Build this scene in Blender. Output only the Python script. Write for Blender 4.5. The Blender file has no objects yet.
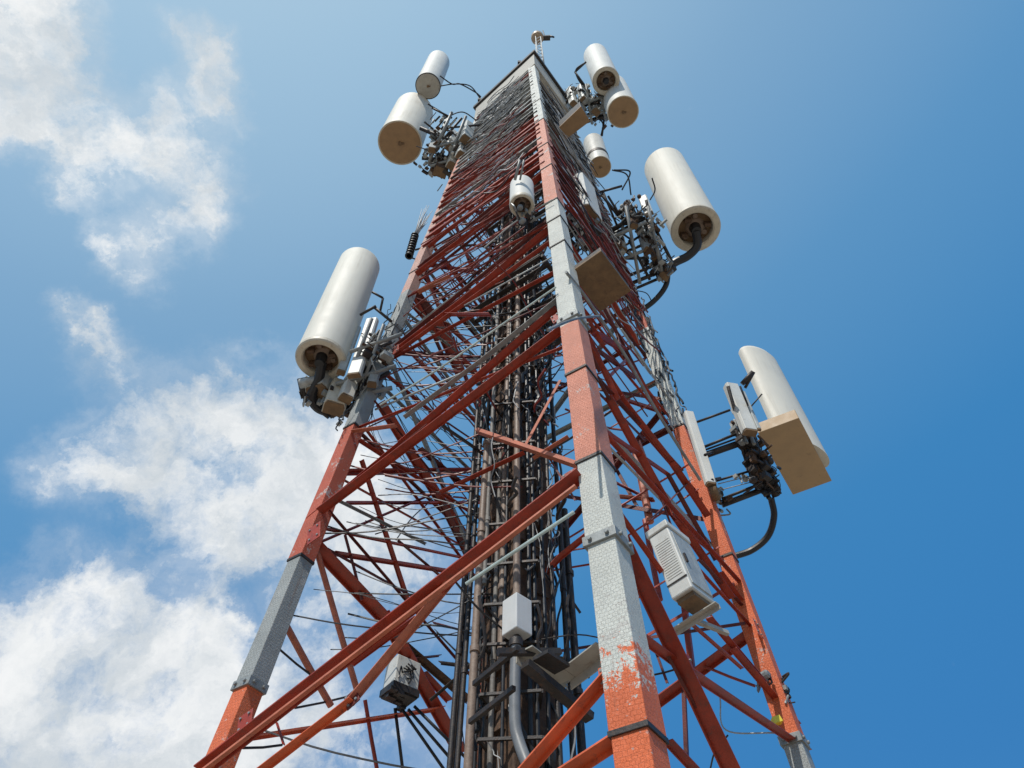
import bpy, bmesh, math, random
from mathutils import Vector as V, Matrix
random.seed(11)
R = math.radians
sc = bpy.context.scene
C = sc.collection
# ------------------------------------------------------------------ camera
K = 0.6                      # metres per working unit
CAMZ = 1.6
F_PX = 709.3
PITCH, ROLL = 0.95011, 0.014615
cam_loc = V((0, 0, CAMZ))
FW = V((0, math.cos(PITCH), math.sin(PITCH)))
U0 = V((0, -math.sin(PITCH), math.cos(PITCH)))
R0 = V((1, 0, 0))
RT = R0 * math.cos(ROLL) + U0 * math.sin(ROLL)
UP = U0 * math.cos(ROLL) - R0 * math.sin(ROLL)
cd = bpy.data.cameras.new('camera'); cam = bpy.data.objects.new('camera', cd); C.objects.link(cam)
m = Matrix((RT, UP, -FW)).transposed().to_4x4(); m.translation = cam_loc
cam.matrix_world = m
cd.sensor_width = 36; cd.lens = F_PX / 1024 * 36; cd.clip_start = 0.05; cd.clip_end = 9000
sc.camera = cam
def ray(px, py):
    return (FW + RT * ((px - 512) / F_PX) + UP * ((384 - py) / F_PX)).normalized()
def proj(P):
    d = P - cam_loc; w = d.dot(FW)
    return 512 + F_PX * d.dot(RT) / w, 384 - F_PX * d.dot(UP) / w
def depth(P): return (P - cam_loc).dot(FW)
def on_z(px, py, zu):                       # zu: working units above the camera
    d = ray(px, py); return cam_loc + d * (zu * K / d.z)
def at_depth(px, py, dep):
    d = ray(px, py); return cam_loc + d * (dep / d.dot(FW))
def on_plane(px, py, pl):
    d = ray(px, py); p0, n = pl
    return cam_loc + d * ((p0 - cam_loc).dot(n) / d.dot(n))
def z_for(P, py):                           # height where the vertical through P crosses image row py
    lo, hi = P.z, P.z + 40
    for _ in range(50):
        mid = (lo + hi) / 2
        if proj(V((P.x, P.y, mid)))[1] > py: lo = mid
        else: hi = mid
    return lo
# ------------------------------------------------------------------ light, world, exposure
SUN_AZ = R(-117)             # direction towards the sun, measured from +X
SUN_EL = R(52)
sv = V((math.cos(SUN_EL) * math.cos(SUN_AZ), math.cos(SUN_EL) * math.sin(SUN_AZ), math.sin(SUN_EL)))
sl = bpy.data.lights.new('sun', 'SUN'); so = bpy.data.objects.new('sun', sl); C.objects.link(so)
sl.energy = 3.7; sl.angle = R(0.5); sl.color = (1, 0.95, 0.87)
so.rotation_euler = sv.to_track_quat('Z', 'Y').to_euler()
sc.view_settings.view_transform = 'Standard'; sc.view_settings.look = 'None'
sc.view_settings.exposure = 0.0; sc.view_settings.gamma = 1; sc.view_settings.use_curve_mapping = False
w = bpy.data.worlds.new('World'); sc.world = w; w.use_nodes = True
class NT:
    def __init__(s, nt): s.nt = nt
    def n(s, t, **k):
        o = s.nt.nodes.new(t)
        for a, b in k.items(): setattr(o, a, b)
        return o
    def l(s, a, b): s.nt.links.new(a, b)
    def put(s, sock, v):
        if isinstance(v, bpy.types.NodeSocket): s.l(v, sock)
        else: sock.default_value = v
    def math(s, op, a, b=0.0, c=None, clamp=False):
        o = s.n('ShaderNodeMath', operation=op); o.use_clamp = clamp
        s.put(o.inputs[0], a); s.put(o.inputs[1], b)
        if c is not None: s.put(o.inputs[2], c)
        return o.outputs[0]
    def vm(s, op, a, b):
        o = s.n('ShaderNodeVectorMath', operation=op); s.put(o.inputs[0], a); s.put(o.inputs[1], b)
        return o
    def noise(s, vec, sc_, det=4, rough=0.55, dist=0.0):
        o = s.n('ShaderNodeTexNoise'); s.put(o.inputs['Vector'], vec)
        o.inputs['Scale'].default_value = sc_; o.inputs['Detail'].default_value = det
        o.inputs['Roughness'].default_value = rough; o.inputs['Distortion'].default_value = dist
        return o
    def mix(s, f, a, b):
        o = s.n('ShaderNodeMix', data_type='RGBA'); s.put(o.inputs[0], f)
        s.put(o.inputs[6], a if not isinstance(a, tuple) else (*a[:3], 1)); s.put(o.inputs[7], b if not isinstance(b, tuple) else (*b[:3], 1))
        return o.outputs[2]
    def mr(s, v, a, b, c=0.0, d=1.0, smooth=False):
        o = s.n('ShaderNodeMapRange'); o.interpolation_type = 'SMOOTHSTEP' if smooth else 'LINEAR'
        s.put(o.inputs[0], v)
        for i, x in enumerate((a, b, c, d)): s.put(o.inputs[i + 1], x)
        return o.outputs[0]
def world_sky():
    nt = w.node_tree; nt.nodes.clear(); t = NT(nt)
    sky = t.n('ShaderNodeTexSky', sky_type='NISHITA'); sky.sun_disc = False
    sky.sun_elevation = SUN_EL; sky.sun_rotation = math.pi / 2 - SUN_AZ
    sky.altitude = 200; sky.air_density = 1.0; sky.dust_density = 0.9; sky.ozone_density = 2.2
    hs = t.n('ShaderNodeHueSaturation'); hs.inputs['Hue'].default_value = SKY_HUE; hs.inputs['Saturation'].default_value = SKY_SAT
    hs.inputs['Value'].default_value = SKY_VAL
    t.l(sky.outputs[0], hs.inputs['Color'])
    tc = t.n('ShaderNodeTexCoord'); g = tc.outputs['Generated']
    # the clear sky is palest round the sun and deepens away from it
    gd = t.vm('DOT_PRODUCT', g, SKY_AXIS).outputs['Value']
    rp = t.n('ShaderNodeValToRGB'); e = rp.color_ramp.elements
    st = [(-1, (.010, .17, .47)), (.05, (.012, .178, .48)), (.34, (.032, .222, .515)), (.58, (.10, .30, .56)), (.77, (.215, .405, .615)), (.92, (.36, .555, .725)), (1.0, (.47, .65, .78))]
    while len(e) < len(st): e.new(.5)
    for el, (p_, c_) in zip(e, st): el.position = (p_ + 1) / 2; el.color = (*c_, 1)
    t.l(t.math('MULTIPLY_ADD', gd, .5, .5), rp.inputs[0])
    clear = t.vm('SCALE', rp.outputs[0], (0, 0, 0)); clear.inputs['Scale'].default_value = 1 / SKY_STR
    blue = t.mix(.88, hs.outputs[0], clear.outputs[0])
    # soft warp so that cloud banks have ragged outlines
    wn = t.noise(g, 6.5, 9, 0.66)
    off = t.vm('MULTIPLY', t.vm('SUBTRACT', wn.outputs['Color'], (0.5, 0.5, 0.5)).outputs[0], (0.17, 0.17, 0.17))
    gw = t.vm('ADD', g, off.outputs[0]).outputs[0]
    mask = None
    for (x, y, r, a) in CLOUDS:
        c = ray(x, y); rr = (ray(x + r, y) - c).length * 0.5 + (ray(x, y + r) - c).length * 0.5
        dd = t.vm('DISTANCE', gw, tuple(c)).outputs['Value']
        v = t.mr(dd, rr * 1.6, rr * 0.15, 1.0, 1 - a * .93, True)
        mask = v if mask is None else t.math('MULTIPLY', mask, v)
    mask = t.math('SUBTRACT', 1.0, mask)
    big = t.noise(gw, 7.0, 10, 0.62, 0.4).outputs['Fac']
    fine = t.noise(g, 24.0, 8, 0.65, 0.3).outputs['Fac']
    nz = t.math('ADD', t.math('MULTIPLY', big, 0.7), t.math('MULTIPLY', fine, 0.3))
    dens = t.math('ADD', t.math('MULTIPLY', mask, 1.32), t.math('MULTIPLY', t.math('SUBTRACT', nz, 0.5), 2.9))
    fac = t.mr(dens, 0.47, 1.34, 0.0, 0.95, True)
    # faint veil of thin high cloud round the banks
    veil = t.math('MULTIPLY', t.mr(mask, 0.0, 0.8, 0.0, 1.0, True), t.mr(big, 0.32, 0.68, 0.08, 0.6))
    fac = t.math('MAXIMUM', fac, veil)
    shade = t.mr(t.noise(gw, 9.0, 8, 0.6, 0.2).outputs['Fac'], 0.3, 0.68, 0.0, 1.0, True)
    ccol = t.mix(shade, CLOUD_D, CLOUD_L)
    col = t.mix(fac, blue, ccol)
    bg = t.n('ShaderNodeBackground'); bg.inputs[1].default_value = SKY_STR
    t.l(col, bg.inputs[0]); o = t.n('ShaderNodeOutputWorld'); t.l(bg.outputs[0], o.inputs[0])
SKY_AXIS = (-.311, -.2098, .927)
SKY_HUE, SKY_SAT, SKY_VAL, SKY_STR = 0.49, 0.95, 1.5, 0.13
CLOUD_D, CLOUD_L = (4.7, 5.1, 5.4), (7.3, 7.35, 7.3)
CLOUDS = [(5, 50, 80, 1), (40, 5, 50, .9), (30, 115, 55, .9), (-15, 120, 50, .8), (100, 165, 48, .8), (130, 132, 42, .95), (165, 100, 38, .95),
          (212, 50, 34, .8), (180, 24, 24, .7), (225, 95, 30, .7), (185, 150, 45, .8), (215, 190, 36, .75), (190, 225, 40, .75), (135, 255, 36, .75), (90, 185, 36, .6),
          (115, 365, 45, .7), (60, 475, 48, .7), (110, 455, 45, .65), (165, 425, 62, .9), (225, 395, 55, .85), (280, 415, 62, .85), (335, 455, 60, .75), (150, 480, 55, .6), (300, 500, 70, .7), (360, 500, 60, .8), (330, 620, 70, .7), (190, 545, 50, .35), (90, 335, 30, .7), (250, 350, 25, .5),
          (160, 525, 55, .7), (235, 530, 55, .7), (315, 545, 60, .7), (385, 540, 65, .75), (440, 600, 60, .6),
          (60, 615, 75, .9), (40, 690, 110, 1), (100, 720, 110, 1), (130, 660, 85, 1), (170, 730, 110, 1), (40, 770, 110, 1), (260, 735, 90, .85), (350, 740, 80, .7), (210, 640, 50, .6), (440, 740, 70, .5)]
world_sky()
# ------------------------------------------------------------------ mesh builder
class MB:
    def __init__(s): s.v = []; s.f = []; s.uv = []; s.sm = []
    def add(s, vs, fs, uvs=None, smooth=False):
        b = len(s.v); s.v += [tuple(x) for x in vs]
        for i, f in enumerate(fs):
            s.f.append([b + k for k in f]); s.sm.append(smooth)
            s.uv += (uvs[i] if uvs else [(0, 0)] * len(f))
        return s
    def prism(s, sec, p, q, X, Y, sec2=None):
        n = len(sec); sec2 = sec2 or sec; L = (q - p).length
        vs = [p + X * a + Y * b for a, b in sec] + [q + X * a + Y * b for a, b in sec2]
        fs = []; uvs = []; u = 0
        for i in range(n):
            j = (i + 1) % n; d = math.hypot(sec[j][0] - sec[i][0], sec[j][1] - sec[i][1])
            fs.append([i, j, n + j, n + i]); uvs.append([(u, 0), (u + d, 0), (u + d, L), (u, L)]); u += d
        fs.append(list(range(n))[::-1]); uvs.append([(0, 0)] * n)
        fs.append(list(range(n, 2 * n))); uvs.append([(0, 0)] * n)
        return s.add(vs, fs, uvs)
    def beam(s, p, q, wd, ht, hint=V((0, 0, 1))):
        d = (q - p).normalized(); X = d.cross(hint)
        if X.length < 1e-3: X = d.cross(V((1, 0, 0)))
        X.normalize(); Y = X.cross(d).normalized()
        return s.prism([(-wd / 2, -ht / 2), (wd / 2, -ht / 2), (wd / 2, ht / 2), (-wd / 2, ht / 2)], p, q, X, Y)
    def angle(s, p, q, a, b, t, hint=V((0, 0, 1)), flip=1):
        # rolled angle: a = width across the hint, b = height along it
        d = (q - p).normalized(); X = d.cross(hint)
        if X.length < 1e-3: X = d.cross(V((1, 0, 0)))
        X.normalize(); X *= flip; Y = d.cross(X).normalized()
        if Y.dot(hint) < 0: Y = -Y
        return s.prism([(-a / 2, 0), (a / 2, 0), (a / 2, -t), (-a / 2 + t, -t), (-a / 2 + t, -b), (-a / 2, -b)], p, q, X, Y)
    def box(s, c, hx, hy, hz):
        vs = [c + hx * i + hy * j + hz * k for i in (-1, 1) for j in (-1, 1) for k in (-1, 1)]
        return s.add(vs, [[0, 1, 3, 2], [4, 6, 7, 5], [0, 4, 5, 1], [2, 3, 7, 6], [0, 2, 6, 4], [1, 5, 7, 3]])
    def tube(s, pts, r, n=6, caps=True):
        pts = [V(p) for p in pts]; vs = []; fs = []
        t0 = (pts[1] - pts[0]).normalized(); a = t0.orthogonal().normalized()
        for i, p in enumerate(pts):
            t = (pts[min(i + 1, len(pts) - 1)] - pts[max(i - 1, 0)])
            if t.length < 1e-9: t = t0.copy()
            t.normalize(); a = (a - t * a.dot(t))
            if a.length < 1e-6: a = t.orthogonal()
            a.normalize(); b = t.cross(a)
            rr = r[i] if isinstance(r, (list, tuple)) else r
            for k in range(n):
                th = 2 * math.pi * k / n; vs.append(p + (a * math.cos(th) + b * math.sin(th)) * rr)
        for i in range(len(pts) - 1):
            for k in range(n):
                l = (k + 1) % n; fs.append([i * n + k, i * n + l, (i + 1) * n + l, (i + 1) * n + k])
        s.add(vs, fs, smooth=True)
        if caps:
            b = len(s.v) - len(vs)
            s.f += [[b + k for k in range(n)][::-1], [b + (len(pts) - 1) * n + k for k in range(n)]]
            s.sm += [False, False]; s.uv += [(0, 0)] * (2 * n)
        return s
    def lathe(s, prof, c, n=48, ax=V((0, 0, 1)), sx=1, sy=1, xa=None, smooth=True):
        X = xa or ax.orthogonal().normalized(); Y = ax.cross(X).normalized(); vs = []; fs = []
        for r, z in prof:
            for k in range(n):
                th = 2 * math.pi * k / n
                vs.append(c + ax * z + X * (r * sx * math.cos(th)) + Y * (r * sy * math.sin(th)))
        for i in range(len(prof) - 1):
            for k in range(n):
                l = (k + 1) % n; fs.append([i * n + k, i * n + l, (i + 1) * n + l, (i + 1) * n + k])
        fs.append(list(range(n))[::-1]); fs.append([(len(prof) - 1) * n + k for k in range(n)])
        return s.add(vs, fs, smooth=smooth)
    def build(s, name, mat, parent=None, bevel=0, auto=True, **props):
        root = parent
        while root and root.parent: root = root.parent
        if root is not None: off = root.location.copy()
        else:
            lo = [min(v[i] for v in s.v) for i in range(3)]; hi = [max(v[i] for v in s.v) for i in range(3)]
            off = V(((lo[0] + hi[0]) / 2, (lo[1] + hi[1]) / 2, lo[2]))
        me = bpy.data.meshes.new(name); me.from_pydata([(x - off.x, y - off.y, z - off.z) for x, y, z in s.v], [], s.f)
        ul = me.uv_layers.new(name='uv'); ul.data.foreach_set('uv', [c for u in s.uv for c in u])
        me.polygons.foreach_set('use_smooth', s.sm)
        bm = bmesh.new(); bm.from_mesh(me); bmesh.ops.recalc_face_normals(bm, faces=bm.faces)
        for e in bm.edges:
            if len(e.link_faces) == 2 and e.calc_face_angle(0) > 0.6: e.smooth = False
        bm.to_mesh(me); bm.free()
        me.materials.append(mat); o = bpy.data.objects.new(name, me); C.objects.link(o)
        if parent is None: o.location = off
        else: o.parent = parent
        if bevel:
            b = o.modifiers.new('bevel', 'BEVEL'); b.width = bevel; b.segments = 2; b.limit_method = 'ANGLE'
        for k, v in props.items(): o[k] = v
        return o
def thing(name, loc, label, cat, group=None):
    o = bpy.data.objects.new(name, None); C.objects.link(o); o.location = loc; o.empty_display_size = .1
    o['label'] = label; o['category'] = cat
    if group: o['group'] = group
    return o
def spline(pts, k=6):
    P = [V(p) for p in pts]; P = [P[0] * 2 - P[1]] + P + [P[-1] * 2 - P[-2]]; out = []
    for i in range(1, len(P) - 2):
        for j in range(k):
            t = j / k; a, b, c, d = P[i - 1:i + 3]
            out.append(.5 * (2 * b + (c - a) * t + (2 * a - 5 * b + 4 * c - d) * t * t + (3 * b - a - 3 * c + d) * t ** 3))
    out.append(P[-2]); return out
# ------------------------------------------------------------------ materials
def mat_base(name):
    mt = bpy.data.materials.new(name); mt.use_nodes = True; nt = mt.node_tree
    return mt, NT(nt), nt.nodes['Principled BSDF']
def simple(name, col, rough=.5, metal=0, var=.25, scale=6, dirt=None, dirt_amt=.5, bump=.15, bscale=60):
    mt, t, b = mat_base(name); g = t.n('ShaderNodeNewGeometry').outputs['Position']
    n1 = t.noise(g, scale, 8, .6).outputs['Fac']
    c = t.mix(t.mr(n1, .3, .7), tuple(x * (1 - var) for x in col), tuple(min(1, x * (1 + var * .6)) for x in col))
    if dirt:
        n2 = t.noise(g, scale * 2.3, 10, .7, .5).outputs['Fac']
        c = t.mix(t.mr(n2, .62 - dirt_amt * .2, .72, 0, .85), c, dirt)
    t.l(c, b.inputs['Base Color']); b.inputs['Metallic'].default_value = metal
    t.l(t.mr(n1, .2, .8, rough * .8, min(1, rough * 1.25)), b.inputs['Roughness'])
    bp = t.n('ShaderNodeBump'); bp.inputs['Strength'].default_value = bump; bp.inputs['Distance'].default_value = .01
    t.l(t.noise(g, bscale, 5, .6).outputs['Fac'], bp.inputs['Height']); t.l(bp.outputs[0], b.inputs['Normal'])
    return mt
PAL = {'orange': (.80, .165, .05), 'red': (.56, .095, .038), 'salmon': (.70, .25, .155), 'pink': (.64, .36, .28), 'white': (.66, .67, .61), 'grey': (.36, .38, .37), 'steel': (.30, .31, .30), 'rust': (.22, .08, .05)}
def leg_mat(name, bands, seed):
    # bands: [(z_low, colour)] from low to high, edges broken up by peeling noise
    mt, t, b = mat_base(name); g = t.n('ShaderNodeNewGeometry').outputs['Position']
    gs = t.vm('ADD', g, (seed * 3.1, seed, 0)).outputs[0]
    z = t.n('ShaderNodeSeparateXYZ'); t.l(g, z.inputs[0]); z = z.outputs[2]
    pn = t.math('ADD', t.math('MULTIPLY', t.noise(gs, 5, 8, .7, .6).outputs['Fac'], .55), t.math('MULTIPLY', t.noise(gs, 24, 8, .75, .8).outputs['Fac'], .45))
    col = (*PAL[bands[0][1]], 1)
    for z0, cn, amt in bands[1:]:
        zz = t.math('ADD', z, t.math('MULTIPLY', t.math('SUBTRACT', pn, .5), amt))
        f = t.mr(zz, z0 - .01, z0 + .01)
        col = t.mix(f, col, PAL[cn])
    v = t.noise(gs, 3, 8, .6).outputs['Fac']
    dk = t.vm('MULTIPLY', col, (.80, .80, .80)).outputs[0]
    c2 = t.mix(t.mr(v, .35, .65), dk, col)
    # chips showing metal and rust specks
    ch = t.noise(gs, 26, 8, .7).outputs['Fac']
    c3 = t.mix(t.mr(ch, .63, .66, 0, .75), c2, (.50, .47, .43))
    ps = t.math('ADD', t.math('MULTIPLY', t.noise(gs, 2.2, 6, .6, .5).outputs['Fac'], .6), t.math('MULTIPLY', t.noise(gs, 17, 8, .75, .6).outputs['Fac'], .4))
    c3 = t.mix(t.mr(ps, .572, .588, 0, .8), c3, (.52, .50, .46))
    sp = t.noise(gs, 45, 6, .7).outputs['Fac']
    c4 = t.mix(t.mr(sp, .66, .72, 0, .8), c3, (.16, .08, .05))
    st = t.vm('MULTIPLY', gs, (9, 9, .7)).outputs[0]; sr = t.noise(st, 1.6, 6, .7, .4).outputs['Fac']
    c4 = t.mix(t.mr(sr, .60, .74, 0, .55), c4, (.24, .12, .07))
    uvn = t.n('ShaderNodeUVMap'); uvn.uv_map = 'uv'
    uvw = t.vm('ADD', uvn.outputs[0], t.vm('MULTIPLY', t.vm('SUBTRACT', t.noise(gs, 12, 3).outputs['Color'], (.5, .5, .5)).outputs[0], (.03, .03, 0)).outputs[0]).outputs[0]
    br = t.n('ShaderNodeTexBrick'); t.l(uvw, br.inputs['Vector']); br.inputs['Scale'].default_value = 15
    br.inputs['Mortar Size'].default_value = .028; br.inputs['Mortar Smooth'].default_value = .7; br.inputs['Brick Width'].default_value = .62; br.inputs['Row Height'].default_value = .5
    h = t.math('ADD', t.math('MULTIPLY', br.outputs['Fac'], -.75), t.math('MULTIPLY', t.noise(gs, 34, 8, .7, 1.2).outputs['Fac'], 1.7))
    c5 = t.mix(t.math('MULTIPLY', br.outputs['Fac'], t.mr(v, .3, .7, .03, .28)), c4, (.19, .14, .12))
    t.l(c5, b.inputs['Base Color']); b.inputs['Roughness'].default_value = .55
    bp = t.n('ShaderNodeBump'); bp.inputs['Strength'].default_value = .7; bp.inputs['Distance'].default_value = .012
    t.l(h, bp.inputs['Height']); t.l(bp.outputs[0], b.inputs['Normal'])
    return mt
M = {}
M['red'] = simple('red_paint', (.35, .042, .018), .45, 0, .35, 5, (.12, .05, .035), .5, .3)
M['orange'] = simple('orange_paint', (.68, .125, .04), .5, 0, .3, 5, (.2, .07, .045), .3, .3)
M['salmon'] = simple('faded_salmon_paint', (.52, .16, .09), .55, 0, .3, 6, (.25, .1, .07), .4, .3)
M['darkred'] = simple('dark_red_paint', (.14, .022, .016), .5, 0, .4, 5, (.07, .035, .03), .6, .3)
M['steel'] = simple('galvanised_steel', (.27, .285, .28), .5, .15, .3, 9, (.18, .12, .08), .3, .2)
M['palesteel'] = simple('pale_galvanised_steel', (.40, .42, .41), .5, .1, .25, 9, (.22, .2, .18), .3, .2)
M['rod'] = simple('greenish_rod', (.48, .57, .54), .4, .1, .2, 9, None, .3, .1)
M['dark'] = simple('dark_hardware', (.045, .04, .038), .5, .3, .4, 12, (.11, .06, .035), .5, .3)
M['black'] = simple('black_rubber', (.018, .018, .02), .42, 0, .3, 12, None, 0, .15)
M['brown'] = simple('weathered_brown_steel', (.12, .068, .04), .8, 0, .6, 9, (.04, .026, .02), .8, 1.0, 22)
M['tanpipe'] = simple('weathered_tan_pipe', (.25, .18, .135), .55, 0, .3, 7, (.13, .08, .06), .6, .3)
M['greypipe'] = simple('grey_conduit', (.17, .18, .19), .45, 0, .2, 8, None, 0, .1)
M['radome'] = simple('cream_white_radome', (.67, .645, .565), .6, 0, .035, 2.2, None, 0, .02, 20)
M['radomeb'] = simple('grey_white_radome', (.63, .63, .59), .6, 0, .06, 2.5, None, 0, .03, 20)
M['cream'] = simple('cream_rim', (.58, .53, .43), .5, 0, .12, 6, (.3, .24, .17), .4, .1)
M['tan'] = simple('tan_underside', (.33, .205, .105), .6, 0, .16, 5, (.2, .13, .08), .15, .1, 25)
M['beige'] = simple('beige_housing', (.42, .28, .15), .55, 0, .1, 4, (.26, .17, .1), .1, .1, 25)
M['tandark'] = simple('weathered_plywood', (.20, .125, .065), .75, 0, .3, 6, (.11, .07, .045), .6, .3, 25)
M['dullpipe'] = simple('dull_grey_pipe', (.21, .195, .175), .6, 0, .35, 7, (.09, .07, .055), .6, .3)
M['white'] = simple('white_paint', (.60, .60, .56), .45, 0, .1, 5, (.34, .31, .26), .25, .1)
M['boxwhite'] = simple('clean_white_box', (.62, .63, .62), .4, 0, .06, 5, None, .2, .05)
M['pale'] = simple('pale_band', (.42, .40, .35), .6, 0, .15, 5, (.25, .2, .16), .4, .1)
M['wire'] = simple('grey_wire', (.20, .205, .21), .5, .1, .5, 5, None, 0, .1)
M['silver'] = simple('silver_wire', (.46, .48, .49), .45, .2, .4, 5, None, 0, .1)
M['redwire'] = simple('red_wire', (.20, .03, .022), .5, 0, .5, 6, None, 0, .1)
M['whitewire'] = simple('white_wire', (.42, .42, .41), .5, 0, .4, 5, None, 0, .1)
M['yellow'] = simple('yellow_tape', (.75, .62, .05), .5, 0, .1, 5)
M['beacon'] = simple('amber_beacon', (.42, .30, .19), .4, 0, .2, 9)
for k_ in ('radome', 'radomeb', 'white', 'boxwhite'):
    t = NT(M[k_].node_tree); b = M[k_].node_tree.nodes['Principled BSDF']; src = b.inputs['Base Color'].links[0].from_socket
    g = t.n('ShaderNodeNewGeometry').outputs['Position']; st = t.vm('MULTIPLY', g, (7, 7, .45)).outputs[0]
    f = t.math('MULTIPLY', t.mr(t.noise(st, 1.5, 8, .7, .3).outputs['Fac'], .48, .72), t.mr(t.noise(g, 1.3, 4, .6).outputs['Fac'], .4, .65, .1, .5))
    t.l(t.mix(f, src, (.36, .32, .25)), b.inputs['Base Color'])
# ------------------------------------------------------------------ ground
def ground():
    mt, t, b = mat_base('gravel_yard'); g = t.n('ShaderNodeNewGeometry').outputs['Position']
    n1 = t.noise(g, .35, 10, .65).outputs['Fac']; n2 = t.noise(g, 14, 8, .7).outputs['Fac']
    c = t.mix(t.mr(n1, .35, .65), (.25, .19, .13), (.36, .31, .25)); c = t.mix(t.mr(n2, .4, .7, 0, .5), c, (.42, .38, .33))
    t.l(c, b.inputs['Base Color']); b.inputs['Roughness'].default_value = .95
    bp = t.n('ShaderNodeBump'); bp.inputs['Strength'].default_value = .6; bp.inputs['Distance'].default_value = .03
    t.l(n2, bp.inputs['Height']); t.l(bp.outputs[0], b.inputs['Normal'])
    mb = MB(); S = 4000; N = 8
    mb.add([V((-S + 2 * S * i / N, -S + 2 * S * j / N, 0)) for j in range(N + 1) for i in range(N + 1)],
           [[j * (N + 1) + i, j * (N + 1) + i + 1, (j + 1) * (N + 1) + i + 1, (j + 1) * (N + 1) + i] for j in range(N) for i in range(N)])
    mb.build('ground', mt, kind='structure')
ground()
# ------------------------------------------------------------------ tower legs
ZT = 47.0
def leg_line(top, bot, zb):
    a, b = on_z(*bot, zb), on_z(*top, ZT)
    def f(z): return a + (b - a) * ((z - a.z) / (b.z - a.z))   # z in world metres
    return f
LA = leg_line((484, 107), (237, 720), 6.15)
LB = leg_line((532, 62), (643, 768), 3.55)
LC = leg_line((563, 106), (802, 765), 6.35)
def LD(z): return LA(z) + LC(z) - LB(z)
LD2 = lambda z: V((LD(z).x, LD(z).y, z))
ZTOP = CAMZ + ZT * K
def leg_z(L, py):
    lo, hi = CAMZ + .5, ZTOP + 5
    for _ in range(50):
        mid = (lo + hi) / 2
        if proj(L(mid))[1] > py: lo = mid
        else: hi = mid
    return lo
AX = (LC(3) - LB(3)); AX.z = 0; AX.normalize()     # along face BC
AY = (LA(3) - LB(3)); AY.z = 0; AY.normalize()     # along face AB
def plane(p, q, r): return (p, (q - p).cross(r - p).normalized())
PAB = plane(LA(3), LB(3), LB(25)); PBC = plane(LB(3), LC(3), LC(25))
PAD = plane(LA(3), LD2(3), LD2(25)); PCD = plane(LC(3), LD2(3), LD2(25))
ctr = (LA(5) + LC(5)) / 2; CT = V((ctr.x, ctr.y, 0))
ctr_top = (LA(25) + LC(25)) / 2
def CX(z): return V((ctr.x + (ctr_top.x - ctr.x) * (z - 5) / 20, ctr.y + (ctr_top.y - ctr.y) * (z - 5) / 20, z))
PMID = plane(CX(3), CX(25), CX(3) + AY)            # inner plane parallel to face AB
PMIDB = plane(CX(3), CX(25), CX(3) + AX)
PLN = {'AB': PAB, 'BC': PBC, 'AD': PAD, 'CD': PCD, 'MID': PMID, 'MIX': PMIDB}
def mixpl(a, b, t):
    return (PLN[a][0].lerp(PLN[b][0], t), PLN[a][1].lerp(PLN[b][1] if PLN[a][1].dot(PLN[b][1]) > 0 else -PLN[b][1], t).normalized())
print('legs', [tuple(round(c, 2) for c in L(1.6)) for L in (LA, LB, LC)], 'D', LD2(1.6)[:], 'ctr', CX(5)[:], CX(25)[:])
tower = thing('lattice_tower', CT, 'tall four legged red and white lattice tower with dense bracing, seen from below', 'lattice tower')
LEGW = .235
def build_leg(name_bands, L, seed, collars, extra_top=None, LEGW=.235):
    ztop = extra_top or ZTOP
    bands = [(CAMZ, name_bands[0][1], 0)] + [(leg_z(L, y), c, a) for y, c, a in name_bands[1:]]
    mt = leg_mat('leg_paint', bands, seed)
    p, q = L(0.0), L(ztop); h = LEGW / 2
    X = AX.copy(); Y = AY.copy(); mb = MB()
    zs = sorted([0.0, ztop] + [leg_z(L, y) for y, _ in collars])
    for a, b in zip(zs[:-1], zs[1:]):        # sections between splices, slightly tapering
        ha, hb = h * 1.03, h * .96
        if b - a < .05: continue
        N = max(2, int((b - a) / .25)); 
        sec = [(-ha, -ha), (ha, -ha), (ha, ha), (-ha, ha)]; sec2 = [(-hb, -hb), (hb, -hb), (hb, hb), (-hb, hb)]
        mb.prism(sec, L(a), L(b), X, Y, sec2)
    leg = mb.build('leg', mt, tower, bevel=.008)
    for y, big in collars:
        z = leg_z(L, y); d = (L(z + 1) - L(z)).normalized(); hh = h * (1.16 if big else 1.07); t_ = .05 if big else .02
        c = MB(); sec = [(-hh, -hh), (hh, -hh), (hh, hh), (-hh, hh)]
        c.prism(sec, L(z - t_), L(z + t_), X, Y)
        if big:
            for s1 in (-.6, .6):
                c.tube([L(z) + X * s1 * h - Y * (hh + .025), L(z) + X * s1 * h - Y * hh], .02, 6)
                c.tube([L(z) + Y * s1 * h - X * (hh + .025), L(z) + Y * s1 * h - X * hh], .02, 6)
        c.build('splice_collar', M['steel'] if big else M['dark'], leg, bevel=.004)
    return leg
build_leg([(800, 'orange', 0), (688, 'grey', .05), (562, 'red', .12), (430, 'grey', .1), (295, 'pink', .4), (185, 'salmon', .5), (135, 'white', .6)], LA, 1,
          [(688, 1), (562, 0), (430, 0), (330, 1), (275, 0), (195, 0), (150, 0)], LEGW=.215)
build_leg([(800, 'orange', 0), (676, 'white', 3.2), (466, 'salmon', .05), (330, 'white', .1), (207, 'salmon', .1), (125, 'white', .4)], LB, 2,
          [(738, 0), (546, 1), (466, 0), (378, 0), (325, 1), (250, 0), (225, 0), (207, 0), (172, 0), (150, 0), (125, 0), (105, 0)], LEGW=.26)
build_leg([(800, 'grey', 0), (740, 'orange', .2), (560, 'orange', .4), (430, 'white', 1.2), (335, 'red', .5), (190, 'grey', .5)], LC, 3,
          [(743, 1), (560, 0), (430, 0), (335, 1), (250, 0), (180, 0)], LEGW=.215)
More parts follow.
